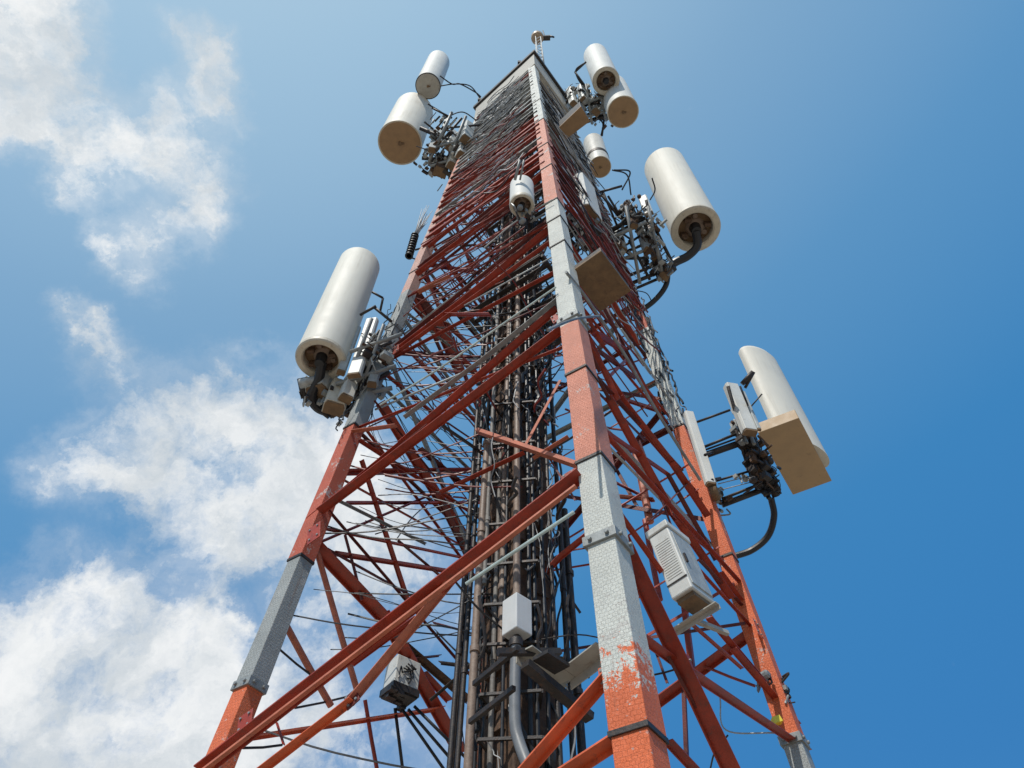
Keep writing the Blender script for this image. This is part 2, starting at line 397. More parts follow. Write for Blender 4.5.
build_leg([(1200, 'orange', 0), (700, 'red', .2), (500, 'grey', .2), (300, 'red', .4), (190, 'grey', .5)], LD2, 4, [(700, 0), (500, 0), (330, 0)])
# ------------------------------------------------------------------ traced bracing
def trace(pl, x0, y0, x1, y1, wpx, col, name='brace', style='angle', par=tower, off=0.0):
    P = PLN[pl] if isinstance(pl, str) else pl
    n = P[1] if P[1].dot(cam_loc - P[0]) > 0 else -P[1]
    P = (P[0] + n * off, P[1])
    p, q = on_plane(x0, y0, P), on_plane(x1, y1, P)
    dep = (depth(p) + depth(q)) / 2; wd = wpx / F_PX * dep
    mb = MB()
    if style == 'angle': 
        if abs((q - p).normalized().z) > .85: mb.angle(p, q, wd * .8, wd * .7, max(.008, wd * .12), n)
        else: mb.angle(p, q, wd * 1.15, wd * .36, max(.008, wd * .10), V((0, 0, 1)), 1 if (q - p).cross(V((0, 0, 1))).dot(n) > 0 else -1)
    elif style == 'box': mb.beam(p, q, wd, wd * .5)
    else: mb.tube([p, p.lerp(q, .5) + V((random.uniform(-.01, .01), 0, -.01)), q], wd / 2, 8)
    return mb.build(name, M[col], par)
T = trace
# front left face, low panel
T('AB', 200, 769, 580, 473, 15, 'red', 'main_girt', off=.14)
T('AB', 196, 776, 576, 486, 5, 'salmon', 'girt_flange', 'box', off=.19)
T('AB', 255, 774, 352, 699, 9, 'orange', off=.1)
T('AB', 349, 702, 452, 578, 9, 'salmon', off=.08)
T('AB', 520, 774, 607, 674, 15, 'orange', off=.06)
T('AB', 560, 774, 618, 736, 18, 'orange', 'main_girt', off=.05)
T('AB', 352, 664, 416, 617, 5, 'red')
T('AD', 256, 735, 442, 707, 9, 'orange')
T('AD', 281, 616, 331, 706, 7, 'salmon', style='round')
T('AD', 316, 548, 357, 690, 6, 'salmon', style='round')
T('AD', 317, 545, 388, 620, 13, 'red')
T('AD', 384, 612, 462, 752, 12, 'red')
T('AD', 345, 535, 362, 600, 3, 'darkred', style='round')
T('AD', 362, 460, 408, 600, 4.5, 'red')
T('AD', 345, 502, 482, 502, 4.5, 'red')
T('AD', 325, 528, 462, 557, 3.5, 'red')
T('AD', 333, 552, 446, 570, 6, 'red')
T('AD', 398, 540, 442, 577, 2.5, 'darkred')
T('AD', 381, 402, 441, 500, 9, 'red'); T('AD', 436, 490, 468, 555, 6, 'darkred'); T('AD', 430, 480, 478, 552, 5, 'red')
T('AD', 420, 448, 484, 502, 5, 'darkred')
T('AD', 400, 640, 470, 700, 8, 'rust' if 'rust' in M else 'brown'); T('AD', 365, 700, 378, 775, 4, 'red', style='round')
T('AD', 424, 672, 450, 700, 7, 'red'); T('AD', 392, 660, 440, 655, 4, 'darkred')
T('AD', 278, 648, 315, 678, 2.2, 'black', style='round'); T('AD', 243, 748, 282, 745, 2.5, 'black', style='round'); T('AD', 295, 708, 350, 696, 2.2, 'dark', style='round')
T('AB', 277, 722, 284, 744, 3, 'red')
# inner struts
T('AD', 320, 541, 498, 465, 5, 'red'); T('MID', 478, 431, 577, 465, 8, 'salmon', 'inner_beam', 'box', off=.85); T('MID', 523, 449, 560, 380, 4.5, 'salmon', off=.85)
T('MID', 533, 458, 568, 436, 3.5, 'salmon', off=.8); T('MID', 440, 492, 524, 452, 4, 'red', off=.8); T('MID', 548, 456, 575, 500, 2.5, 'darkred', off=.8)
T('MID', 430, 700, 500, 640, 3, 'dark'); T('MID', 436, 630, 512, 706, 5, 'dark'); T('MID', 440, 662, 490, 668, 5, 'dark'); T('MID', 433, 622, 470, 632, 3, 'darkred')
T('MID', 520, 600, 560, 556, 6, 'red'); T('MID', 560, 556, 592, 530, 6, 'red')
# front left face, second panel (two red girts with the grey cable tray above them)
T('AB', 308, 520, 400, 444, 6, 'red'); T('AB', 400, 444, 556, 308, 7, 'red'); T('AB', 319, 511, 470, 398, 8, 'red', 'main_girt', off=.05); T('AB', 470, 398, 566, 325, 8, 'red', 'main_girt', off=.05)
T('AB', 325, 508, 428, 425, 4, 'darkred'); T('AB', 420, 437, 560, 330, 3.5, 'red'); T('AB', 404, 417, 480, 361, 4, 'steel', off=.1); T('AB', 478, 363, 560, 297, 4.5, 'steel', off=.1)
T('AB', 352, 431, 396, 425, 4, 'salmon')
# third panel
for a, b, c_, d, wp, cl in ((392, 354, 462, 301, 6, 'red'), (462, 301, 552, 226, 6, 'red'), (395, 346, 552, 218, 3.5, 'darkred'), (400, 350, 555, 238, 3.5, 'red'), 
                            (416, 274, 480, 226, 5, 'red'), (480, 226, 545, 172, 5, 'red'), (418, 268, 545, 163, 3, 'darkred'), (424, 262, 546, 182, 3, 'darkred'), (428, 247, 546, 150, 3, 'red'), (434, 240, 546, 158, 3, 'red'),
                            (418, 292, 450, 276, 4, 'salmon'), (445, 314, 490, 314, 4, 'red')):
    T('AB', a, b, c_, d, wp, cl)
T('AD', 416, 292, 436, 322, 8, 'darkred'); T('AD', 436, 318, 462, 375, 9, 'red'); T('AD', 418, 300, 445, 360, 3, 'darkred'); T('AD', 420, 300, 470, 345, 4, 'red')
T('AD', 414, 298, 440, 340, 3, 'red')
# front right face
T('BC', 622, 538, 736, 778, 15, 'red', 'main_diagonal', off=.05); T('BC', 642, 636, 690, 672, 9, 'red'); T('BC', 686, 668, 808, 750, 8, 'red', off=.02)
T('CD', 655, 702, 748, 633, 12, 'red'); T('CD', 683, 602, 691, 668, 7, 'red'); T('CD', 683, 686, 686, 762, 5, 'darkred')
T('BC', 709, 617, 764, 682, 6, 'red'); T('BC', 733, 648, 798, 724, 6, 'red'); T('BC', 690, 622, 742, 668, 3.5, 'red'); T('BC', 720, 572, 756, 622, 6, 'red'); T('BC', 700, 560, 745, 608, 3, 'darkred')
T('CD', 648, 676, 680, 668, 2, 'dark', style='round'); T('CD', 655, 650, 667, 683, 3, 'darkred'); T('CD', 706, 667, 755, 686, 3, 'red', style='round')
T('BC', 664, 648, 730, 772, 3, 'darkred'); T('BC', 668, 740, 700, 774, 9, 'red')
T('BC', 608, 396, 672, 512, 7, 'red', 'main_diagonal'); T('BC', 670, 508, 732, 598, 7, 'red', 'main_diagonal'); T('BC', 620, 396, 674, 464, 5, 'red'); T('BC', 672, 462, 708, 516, 6, 'red')
T('BC', 597, 425, 668, 474, 4, 'red'); T('BC', 668, 474, 716, 560, 4, 'darkred'); T('BC', 616, 508, 662, 572, 5, 'red'); T('CD', 600, 440, 636, 505, 4, 'darkred'); T('CD', 611, 495, 654, 499, 5, 'salmon')
T('CD', 612, 480, 652, 500, 4, 'red'); T('CD', 614, 462, 630, 450, 4, 'red'); T('CD', 634, 445, 650, 522, 8, 'pinkpipe' if 'pinkpipe' in M else 'salmon', 'inner_post', 'round')
T('CD', 645, 520, 660, 600, 6, 'red', 'inner_post', 'round'); T('BC', 640, 440, 700, 600, 3, 'darkred'); T('BC', 676, 520, 722, 560, 4, 'red'); T('BC', 690, 480, 650, 520, 3, 'darkred'); T('CD', 628, 400, 665, 412, 5, 'red')
for a, b, c_, d, wp, cl in ((578, 330, 632, 412, 5, 'red'), (588, 336, 618, 400, 5, 'red'), (582, 350, 610, 400, 3, 'darkred'), (598, 350, 636, 378, 4, 'darkred'), (626, 360, 610, 376, 4, 'red'), (608, 307, 627, 360, 4, 'darkred'),
                            (626, 358, 660, 412, 4, 'red'), (612, 300, 640, 345, 3.5, 'red'), (594, 332, 625, 350, 6, 'red'), (572, 318, 600, 372, 3, 'darkred'), (600, 300, 652, 400, 3, 'darkred'), (584, 312, 604, 346, 3.5, 'red')):
    T('BC', a, b, c_, d, wp, cl)
# repeating girts up the upper faces, one panel above the other
def rnd(a, b): return random.uniform(a, b)
def girts(LP, LQ, n, y0, y1, cols, sag=.0):
    z0, z1 = leg_z(LP, y0), leg_z(LP, y1)
    for i in range(n):
        t = i / (n - 1); z = z0 + (z1 - z0) * t
        out = (LP(z) + LQ(z)) / 2 - CX(z); out.z = 0; out.normalize()
        jp, jq = rnd(-.1, .1), rnd(-.1, .1)
        p, q = LP(z + jp) + out * .12, LQ(z + jq + sag) + out * .12
        mb = MB(); c = cols(t)
        mb.angle(p, q, rnd(.035, .10), rnd(.03, .08), .008, V((0, 0, 1)), 1 if (q - p).cross(V((0, 0, 1))).dot(out) < 0 else -1)
        mb.build('girt', M[c], tower)
def colsAB(t):
    if t < .4: return random.choice(['red', 'red', 'darkred', 'steel', 'palesteel'])
    return random.choice(['steel', 'palesteel', 'palesteel', 'dark', 'steel', 'red'])
def colsBC(t):
    if t < .4: return random.choice(['red', 'darkred', 'darkred', 'steel'])
    return random.choice(['steel', 'dark', 'dark', 'steel', 'brown'])
girts(LA, LB, 25, 250, 121, colsAB); girts(LB, LC, 24, 190, 80, colsBC); girts(LA, LD2, 14, 420, 115, colsBC); girts(LC, LD2, 14, 420, 115, colsBC)
# crossing members between neighbouring panels
def crosses(LP, LQ, ys, col, wd):
    zs = [leg_z(LP, y) for y in ys]
    for a, b in zip(zs[:-1], zs[1:]):
        for (p, q) in ((LP(a), LQ(b)), (LQ(a), LP(b))):
            MB().angle(p, q, wd, wd * .8, .012, V((0, 0, 1))).build('cross_brace', M[col() if callable(col) else col], tower)
rc = lambda: random.choice(['red', 'darkred', 'steel', 'red'])
crosses(LA, LD2, (470, 350, 262, 200, 160, 130), rc, .09); crosses(LC, LD2, (520, 400, 300, 230, 180, 140), rc, .09)
crosses(LA, LB, (240, 190, 155, 128), rc, .07); crosses(LB, LC, (195, 150, 118, 92), rc, .07)
# roof: dark slab, pale fascia band
def roof():
    zt = ZTOP; ov = .30
    def ring(z, o, zz=None):
        c = CX(z); pts = []
        for L in (LA, LB, LC, LD2):
            d = L(z) - c; d.z = 0; pts.append(V((c.x, c.y, zz if zz is not None else z)) + d * (1 + o / d.length))
        return pts
    def slab(z0, z1, o, name, mt, hollow=False):
        a, b = ring(zt, o, z0), ring(zt, o, z1)
        MB().add(a + b, [[0, 1, 5, 4], [1, 2, 6, 5], [2, 3, 7, 6], [3, 0, 4, 7], [3, 2, 1, 0], [4, 5, 6, 7]]).build(name, M[mt], rf if name != 'roof' else tower, bevel=.01)
    a, b = ring(zt, ov + .12, zt - .1), ring(zt, ov + .12, zt + .16)
    rf = MB().add(a + b, [[0, 1, 5, 4], [1, 2, 6, 5], [2, 3, 7, 6], [3, 0, 4, 7], [3, 2, 1, 0], [4, 5, 6, 7]]).build('roof', M['dark'], tower, bevel=.01)
    slab(zt - 1.75, zt - .102, ov, 'fascia', 'pale')
    for i in range(9):
        p = ring(zt, ov + .1, zt + .16); k = random.randrange(4); q = p[k].lerp(p[(k + 1) % 4], random.random())
        MB().box(q + V((0, 0, .12)), V((.06, 0, 0)), V((0, .06, 0)), V((0, 0, .12))).build('roof_bolt', M['dark'], rf)
roof()
# inner deck plates that close the view up through the upper tower
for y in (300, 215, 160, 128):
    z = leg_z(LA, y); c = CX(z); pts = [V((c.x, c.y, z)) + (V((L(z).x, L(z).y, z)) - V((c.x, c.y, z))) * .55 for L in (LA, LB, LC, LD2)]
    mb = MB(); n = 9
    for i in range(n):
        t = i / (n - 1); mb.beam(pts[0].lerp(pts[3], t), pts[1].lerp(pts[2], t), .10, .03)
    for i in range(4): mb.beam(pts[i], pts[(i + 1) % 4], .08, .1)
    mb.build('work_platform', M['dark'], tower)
# ------------------------------------------------------------------ central riser
riser = thing('cable_riser', CX(0.0), 'dark rusty central trunk carrying pipes and cables up inside the tower', 'cable riser')
z0r, z1r = 0.0, 27.0
def vert(px, py, base, z0, z1):             # vertical through the ray (px,py) at horizontal depth of 'base'
    d = ray(px, py); t = (base.y) / d.y; p = cam_loc + d * t
    return V((p.x, p.y, z0)), V((p.x, p.y, z1))
_d = ray(519, 560); RC = V((_d.x / _d.y * (CX(8).y - .2), CX(8).y, 0)); hw = .30
MB().prism([(-hw, -hw), (hw, -hw), (hw, hw), (-hw, hw)], V((RC.x, RC.y, 0)), V((RC.x, RC.y, z1r)), V((math.cos(R(38)), math.sin(R(38)), 0)), V((-math.sin(R(38)), math.cos(R(38)), 0))).build('trunk', M['brown'], riser, bevel=.02)
XA, YA = V((math.cos(R(38)), math.sin(R(38)), 0)), V((-math.sin(R(38)), math.cos(R(38)), 0))
z = 2.0; npl = 0
while z < 22 and npl < 95:                  # overlapping weathered plates
    c = V((RC.x, RC.y, z)); hh = rnd(.05, .16)
    rg = MB(); npl += 1; rg.box(c - XA * (hw + .02) + YA * rnd(-.06, .06), XA * rnd(.01, .05), YA * rnd(.10, .22), V((rnd(-.02, .02), 0, hh)))
    if random.random() < .5: rg = MB(); rg.box(c - YA * (hw + .02) + XA * rnd(-.1, .1), YA * rnd(.01, .04), XA * rnd(.12, .22), V((0, rnd(-.02, .02), hh)))
    rg.build('cladding_plate', M['brown'], riser)
    z += hh * 2 + rnd(.0, .08)
YF = RC.y - .52
def pipe(px, py, yy, r, z0, z1, mt, name='pipe'):
    b = V((0, yy, 0)); p, q = vert(px, py, b, z0, z1)
    pts = [p.lerp(q, i / 6) + V((rnd(-.006, .006), rnd(-.006, .006), 0)) for i in range(7)]
    mb = MB().tube(pts, r, 12)
    z = z0 + 1
    while z < z1: mb.tube([V((p.x, p.y, z)), V((p.x, p.y, z + .07))], r * 1.28, 12); z += 1.7
    return mb.build(name, M[mt], riser)
BX = on_z(517, 640, 5.2)
zbox = z_for(V((0, YF, 2)), 640)
pipe(492, 700, YF + .25, .03, 0, 9.5, 'dullpipe'); pipe(517, 500, YF, .045, z_for(vert(517, 500, V((0, YF, 0)), 2, 3)[0], 598), 15.5, 'tanpipe')
pipe(472, 700, YF + .1, .045, 0, 9.6, 'tanpipe')
pipe(455, 700, YF + .15, .028, 0, 13, 'dark'); pipe(463, 690, YF + .5, .03, 0, 16, 'dark')
pipe(546, 620, YF + .3, .035, 0, 5.3, 'dullpipe'); pipe(571, 600, YF + .9, .05, 0, 9, 'dark'); pipe(556, 470, YF + .7, .035, 3, 14, 'dark')
pipe(507, 400, YF + .2, .045, 6, 20, 'tanpipe'); pipe(497, 330, YF + .1, .03, 7, 19, 'dullpipe'); pipe(489, 400, YF + .5, .03, 4, 20, 'dark')
pipe(478, 420, YF + .6, .03, 4, 18, 'dark')
# black feeders clipped side by side to the trunk faces
for i in range(7):
    q_ = V((RC.x, RC.y, 0)) - XA * (hw + .09) + YA * (-.24 + .075 * i)
    if i in (0, 6): MB().tube([q_ + V((rnd(-.01, .01), rnd(-.01, .01), z)) for z in (0, 3, 6, 9, 12, 15, 18, 21, 24)], rnd(.018, .03), 8).build('feeder_cable', M['black'], riser)
    q_ = V((RC.x, RC.y, 0)) - YA * (hw + .08) + XA * (-.22 + .075 * i)
    if i in (1, 2, 4, 6): MB().tube([q_ + V((rnd(-.01, .01), rnd(-.01, .01), z)) for z in (0, 3, 6, 9, 12, 15, 18, 21, 24)], rnd(.018, .03), 8).build('feeder_cable', M['black' if i % 3 else 'dark'], riser)
# clamps across the pipes
for y in (735, 690, 640, 600, 560, 520, 478, 440, 400, 365, 335, 310):
    z = z_for(V((RC.x, YF, 1.7)), y); a = V((RC.x - .40, YF + .1, z)); b = V((RC.x + .22, YF + .02, z + rnd(-.02, .02))); cl = MB()
    cl.beam(a, b, .03, .03)
    cl.beam(a, V((RC.x - .2, RC.y, z)), .03, .03); cl.beam(b, V((RC.x + .2, RC.y, z)), .04, .04); cl.build('pipe_clamp', M['dark'], riser)

# L shaped tray frame round the trunk
pa, pb, pc = on_z(524, 649, 5.6), on_z(563, 677, 5.6), on_z(604, 646, 5.6)
for a, b, dz in ((pa, pb + (pb - pa).normalized() * .05, 0), (pb, pc, .004)):
    up_ = V((0, 0, dz)); tr = MB(); tr.angle(a + up_, b + up_, .17, .09, .012); tr.build('tray_rail', M['pale'], riser)
    o_ = V((0, .16, .05 + dz)); MB().beam(a + o_, b + o_, .05, .05).build('tray_rail', M['steel'], riser)
tr = MB(); pa, pb, pc = on_z(505, 655, 5.3), on_z(490, 668, 5.3), on_z(478, 690, 5.3)
tr.beam(on_z(498, 652, 5.45), on_z(560, 652, 5.75), .05, .05); tr.beam(on_z(518, 648, 5.5), on_z(474, 684, 5.5), .035, .04); tr.beam(on_z(514, 688, 5.1), on_z(470, 722, 5.1), .035, .04)
tr.beam(on_z(525, 664, 5.3), on_z(590, 718, 5.0), .09, .06); tr.beam(on_z(540, 655, 5.42), on_z(562, 669, 5.42), .16, .03)
tr.build('side_rails', M['dark'], riser)
# grey bent conduit below the white box
zb = z_for(V((vert(517, 640, V((0, YF - .1, 0)), 2, 3)[0].x, YF - .1, 2)), 640)
pp = vert(516, 640, V((0, YF - .1, 0)), 2, 3)[0]
def atY(px, py, yy): d = ray(px, py); return cam_loc + d * (yy / d.y)
MB().tube(spline([atY(516, 644, YF - .1), atY(515, 680, YF - .1), atY(515, 722, YF - .1), atY(519, 742, YF - .12), atY(530, 772, YF - .2)], 5), .056, 14).build('bent_conduit', M['greypipe'], riser)
MB().tube([atY(516, 647, YF - .1), atY(516, 640, YF - .1)], .075, 14).build('conduit_coupling', M['dark'], riser)
# ------------------------------------------------------------------ boxes
def vbox(name, label, cat, pxs, yy, ztopy, mt, ang, hx, hy, group=None):
    """upright box hung at horizontal depth yy with bottom centre at pixel pxs and top at image row ztopy"""
    p = atY(*pxs, yy); h = z_for(p, ztopy) - p.z
    X = V((math.cos(ang), math.sin(ang), 0)); Y = V((-math.sin(ang), math.cos(ang), 0))
    t = thing(name, p, label, cat, group)
    MB().prism([(-hx, -hy), (hx, -hy), (hx, hy), (-hx, hy)], p, p + V((0, 0, h)), X, Y).build('housing', M[mt], t, bevel=.012)
    return t, p, h, X, Y
t, p, h, X, Y = vbox('junction_box', 'clean white upright box hung on the tan pipe of the central trunk', 'junction box', (517, 636), YF - .04, 601, 'boxwhite', R(42), .118, .118)
for s in (-1, 1): MB().box(p - X * .1 * s * 0 + V((0, 0, h * .5 + s * h * .42)) + Y * .14, X * .05, Y * .04, V((0, 0, .02))).build('bracket', M['dark'], t)
mb = MB(); mb.lathe([(.05, 0), (.05, .03), (.035, .05)], p - V((0, 0, .05)), 16); mb.build('gland', M['dark'], t)
# cabinet on the right face
def cabinet():
    dep = depth(on_plane(690, 570, PBC)) - .3
    a, b, c, d = on_z(650, 536, 9.6), on_z(683, 520, 9.6), on_z(712, 612, 8.0), on_z(676, 600, 7.9)
    # upright cabinet: bottom rectangle from its visible corners
    zb = 6.9
    B0, B1, B2 = on_z(671, 597, zb), on_z(694, 585, zb), on_z(712, 616, zb)
    X = (B1 - B0); Y = (B2 - B1); X.z = Y.z = 0
    hx, hy = X.length / 2, Y.length / 2; X.normalize(); Y = V((-X.y, X.x, 0)) * (1 if Y.dot(V((-X.y, X.x, 0))) > 0 else -1)
    hx = .115; hy = .20
    c = B0 + X * hx + Y * hy
    t = thing('equipment_cabinet', c, 'pale louvred metal cabinet on the right side of the tower behind the front leg', 'cabinet')
    hgt = z_for(B0, 536) - B0.z
    MB().prism([(-hx, -hy), (hx, -hy), (hx, hy), (-hx, hy)], c, c + V((0, 0, hgt)), X, Y).build('housing', M['white'], t, bevel=.015)
    MB().prism([(-hx - .015, -hy - .015), (hx + .015, -hy - .015), (hx + .015, hy + .015), (-hx - .015, hy + .015)], c + V((0, 0, hgt + .002)), c + V((0, 0, hgt + .08)), X, Y).build('lid', M['white'], t, bevel=.01)
    for i in range(16):
        MB().box(c - Y * (hy + .0005) + V((0, 0, hgt * (.27 + .6 * i / 16))), X * hx * .72, Y * .004, V((0, 0, .009))).build('louvre', M['white'], t, bevel=.003)
    MB().box(c - Y * (hy + .004) + V((0, 0, hgt * .19)), X * hx * .97, Y * .004, V((0, 0, .006))).build('door_seam', M['dark'], t)
    MB().box(c + X * (hx + .006) * (1) + V((0, 0, hgt * .5)), X * .006, Y * hy * .85, V((0, 0, hgt * .42))).build('shade_grey_door', M['palesteel'], t, bevel=.004)  # grey instead of white: the shade on this side is put into the door's colour
    MB().box(c + X * (hx + .02) - Y * hy * .6 + V((0, 0, hgt * .5)), X * .012, Y * .012, V((0, 0, .05))).build('handle', M['dark'], t)
    MB().prism([(-hx * .8, -hy * .8), (hx * .8, -hy * .8), (hx * .8, hy * .8), (-hx * .8, hy * .8)], c - V((0, 0, .05)), c - V((0, 0, .004)), X, Y).build('base_tray', M['tandark'], t)
    b = MB(); b.angle(c - X * .42 - V((0, 0, .13)), c + X * .2 - V((0, 0, .13)), .07, .05, .01); b.beam(c - X * .1 - V((0, 0, .12)), c + Y * .5 - V((0, 0, .12)), .04, .04)
    b.build('support_rail', M['pale'], t)
    t.rotation_euler = (0, R(-8), 0)
cabinet()
def small_box():
    P = PLN['AD']; p = on_plane(402, 704, P) + V((0, -.3, 0))
    dep = depth(p); X = V((math.cos(R(38)), math.sin(R(38)), 0)); Y = V((-X.y, X.x, 0))
    s = dep / F_PX
    t = thing('control_box', p, 'small white box with black cables on a tray at the lower left of the tower', 'control box')
    hx, hy, hz = 14 * s, 11 * s, 30 * s
    MB().prism([(-hx, -hy), (hx, -hy), (hx, hy), (-hx, hy)], p, p + V((0, 0, hz)), X, Y).build('housing', M['white'], t, bevel=.01)
    MB().prism([(-hx * 1.1, -hy * 1.15), (hx * 1.1, -hy * 1.15), (hx * 1.1, hy * 1.15), (-hx * 1.1, hy * 1.15)], p - V((0, 0, .09)), p - V((0, 0, .003)), X, Y).build('tray', M['dark'], t)
    g = MB()
    for i in range(7):
        q = p - Y * (hy + .015) + X * rnd(-hx, hx) * .7 + V((0, 0, hz * rnd(.25, .8)))
        g.tube(spline([q, q + X * rnd(-.06, .06) + V((0, 0, rnd(-.07, .07))) - Y * .03, q + X * rnd(-.08, .08) + V((0, 0, rnd(-.1, .05))), q + X * rnd(-.06, .06) - V((0, 0, .08))], 4), .009, 5)
    g.build('cable_tails', M['black'], t)
    g = MB()
    for i in range(8):
        q = p + X * rnd(-hx, hx) + Y * rnd(-hy, hy) - V((0, 0, .1))
        g.box(q, X * rnd(.02, .06), Y * rnd(.02, .06), V((0, 0, rnd(.02, .05))))
    g.box(p - V((0, 0, .1)), X * hx, Y * hy, V((0, 0, .012))); g.build('tray_fittings', M['dark'], t)
    g = MB()
    for (a, b, c_, d) in ((395, 708, 404, 780), (402, 709, 450, 778), (408, 709, 462, 772), (414, 706, 470, 762)):
        MB().tube([at_depth(a, b, dep), at_depth(c_, d, dep - .2)], .02, 8).build('hanging_cable', M['black'], t)
small_box()
# ------------------------------------------------------------------ antennas
def hardware(P, size, n, t, axes=None, mats=('dark', 'dark', 'steel', 'steel', 'palesteel', 'brown'), name='mount_fittings'):
    """bolted clamps, plates, connectors and short jumpers packed round a mounting point"""
    A = (V((math.cos(R(40)), math.sin(R(40)), 0)), V((-math.sin(R(40)), math.cos(R(40)), 0)), V((0, 0, 1)))
    g = lambda: max(-1, min(1, random.gauss(0, .48)))
    for mt in sorted(set(mats)):
        mb = MB(); k = max(1, int(n * mats.count(mt) / len(mats)))
        for i in range(k):
            q = P + V((g() * size[0], g() * size[1], g() * size[2]))
            ax = list(A); random.shuffle(ax); X, Y, Z = [(a + V((rnd(-.12, .12), rnd(-.12, .12), rnd(-.12, .12)))).normalized() for a in ax]
            r = random.random(); big = min(1, max(size) * 1.4)
            if r < .5: mb.box(q, X * rnd(.04, .17) * big, Y * rnd(.03, .09) * big, Z * rnd(.012, .06))
            elif r < .74: mb.tube([q - X * rnd(.1, .3) * big, q + X * rnd(.1, .3) * big], rnd(.012, .03), 8)
            elif r < .82: mb.lathe([(.03, 0), (.05, .02), (.05, .09), (.025, .12)], q, 10, X)
            else:
                e = P + V((g() * size[0], g() * size[1], g() * size[2]))
                mb.tube(spline([q, q.lerp(e, .3) + V((rnd(-.08, .08), rnd(-.08, .08), rnd(-.16, .04))), q.lerp(e, .75) + V((rnd(-.08, .08), rnd(-.08, .08), rnd(-.14, .04))), e], 6), rnd(.007, .016), 6)
        mb.build(name, M[mt], t, kind='stuff')
def drum(label, bpx, wpx, zu, topy, bottom='flat', mt='radome', cat='antenna', group='drum antennas round the tower', bmat='tan', rim=.06):
    P = on_z(*bpx, zu); dep = depth(P); r = wpx / 2 * dep / F_PX; h = z_for(P, topy) - P.z
    t = thing('drum_antenna', P, label, cat, group)
    c = .09 * r
    open_ = [(r * .70, .34 * r), (r * .70, .0)] if bottom != 'flat' else []
    MB().lathe(open_ + [(r * .97, .0), (r, .02 * r), (r, h - c), (r * .985, h - c * .5), (r * .94, h - c * .1), (r * .88, h)], P, 72).build('radome', M[mt], t)
    e = V((0, 0, 1))
    if bottom == 'flat':
        MB().lathe([(r * .93, -.03), (r * .96, -.002)], P, 72).build('base_plate', M[bmat], t)
        MB().lathe([(r * 1.015, -.012), (r * 1.015, .03)], P, 72).build('rim', M['cream' if rim > .05 else 'dark'], t)
        b = MB()
        b.tube([P - V((0, 0, .03)), P - V((0, 0, .08))], r * .09, 10); b.box(P + V((r * .12, 0, -.035)), V((r * .08, 0, 0)), V((0, r * .05, 0)), V((0, 0, .012)))
        b.build('fixing_bolts', M['tandark'], t)
    else:
        # rim ring and shallow hollow with the feed hardware inside
        ring = MB(); n = 72; prof = [(r * .698, .25 * r), (r * .705, -.02), (r * .76, -.045), (r * .96, -.045), (r * 1.012, -.02), (r * 1.012, .04)]
        vs = []; fs = []
        for rr, z in prof:
            for k in range(n): a = 2 * math.pi * k / n; vs.append(P + V((rr * math.cos(a), rr * math.sin(a), z - .0)))
        for i in range(len(prof) - 1):
            for k in range(n): l = (k + 1) % n; fs.append([i * n + k, i * n + l, (i + 1) * n + l, (i + 1) * n + k])
        ring.add(vs, fs, smooth=True); ring.build('rim', M['cream'], t)
        MB().lathe([(r * .69, .26 * r), (r * .69, .30 * r)], P, 48).build('recess_plate', M['tandark'], t)
        b = MB()
        for a0, rr_, hh_ in ((.4, .46, .12), (2.3, .5, .2), (4.6, .48, .08)):
            q = P + V((math.cos(a0) * r * rr_, math.sin(a0) * r * rr_, .26 * r)); b.lathe([(r * .10, -hh_ * r), (r * .13, -.02 * r), (r * .13, 0)], q, 14)
        b.lathe([(r * .30, .16 * r), (r * .38, .2 * r), (r * .42, .255 * r)], P + V((r * .05, r * .04, 0)), 28); b.build('feed_fittings', M['tanpipe'], t)
        b = MB()
        for a0 in (1.1, 2.5, 3.9, 5.9): q = P + V((math.cos(a0) * r * .5, math.sin(a0) * r * .5, .1 * r)); b.box(q, V((r * .13, 0, 0)), V((0, r * .07, 0)), V((0, 0, r * .14)))
        b.build('feed_brackets', M['brown'], t)
        MB().lathe([(r * .19, -.14), (r * .22, -.02), (r * .24, .2 * r)], P, 20).build('cable_gland', M['black'], t)
    return t, P, r, h, dep
def cab(t, pts, dep, wpx, mt='black', name='cable', k=8):
    """cable through image points at given depths, joined to thing t"""
    Q = [at_depth(x, y, dep + (o[0] if o else 0)) for x, y, *o in pts]
    return MB().tube(spline(Q, k), wpx / 2 * dep / F_PX, 10).build(name, M[mt], t)
def rods(t, lst, dep, mt='dark', name='mount_tube'):
    for (a, b, c_, d, wp, *o) in lst:
        e = o[0] if o else 0; f = o[1] if len(o) > 1 else e
        p, q = at_depth(a, b, dep + e), at_depth(c_, d, dep + f); MB().tube([p, q], wp / 2 * dep / F_PX, 10).build(name, M[mt], t)
def panel(t, b, tp, wpx, dep, mt='white', dpt=.5, name='panel', ang=R(-30)):
    P = at_depth(*b, dep); h = z_for(P, tp) - P.z; wd = wpx * dep / F_PX
    X = V((math.cos(ang), math.sin(ang), 0)); Y = V((-X.y, X.x, 0)); a, c = wd / 2, wd * dpt / 2
    sec = [(-a, -c * .4), (-a * .8, -c), (a * .8, -c), (a, -c * .4), (a, c), (-a, c)]
    MB().prism(sec, P, P + V((0, 0, h)), X, Y).build(name, M[mt], t, bevel=.006)
    MB().prism([(x * .9, y * .9) for x, y in sec], P - V((0, 0, .03)), P - V((0, 0, .002)), X, Y).build('end_cap', M['tandark'], t)
    return P, h, X, Y
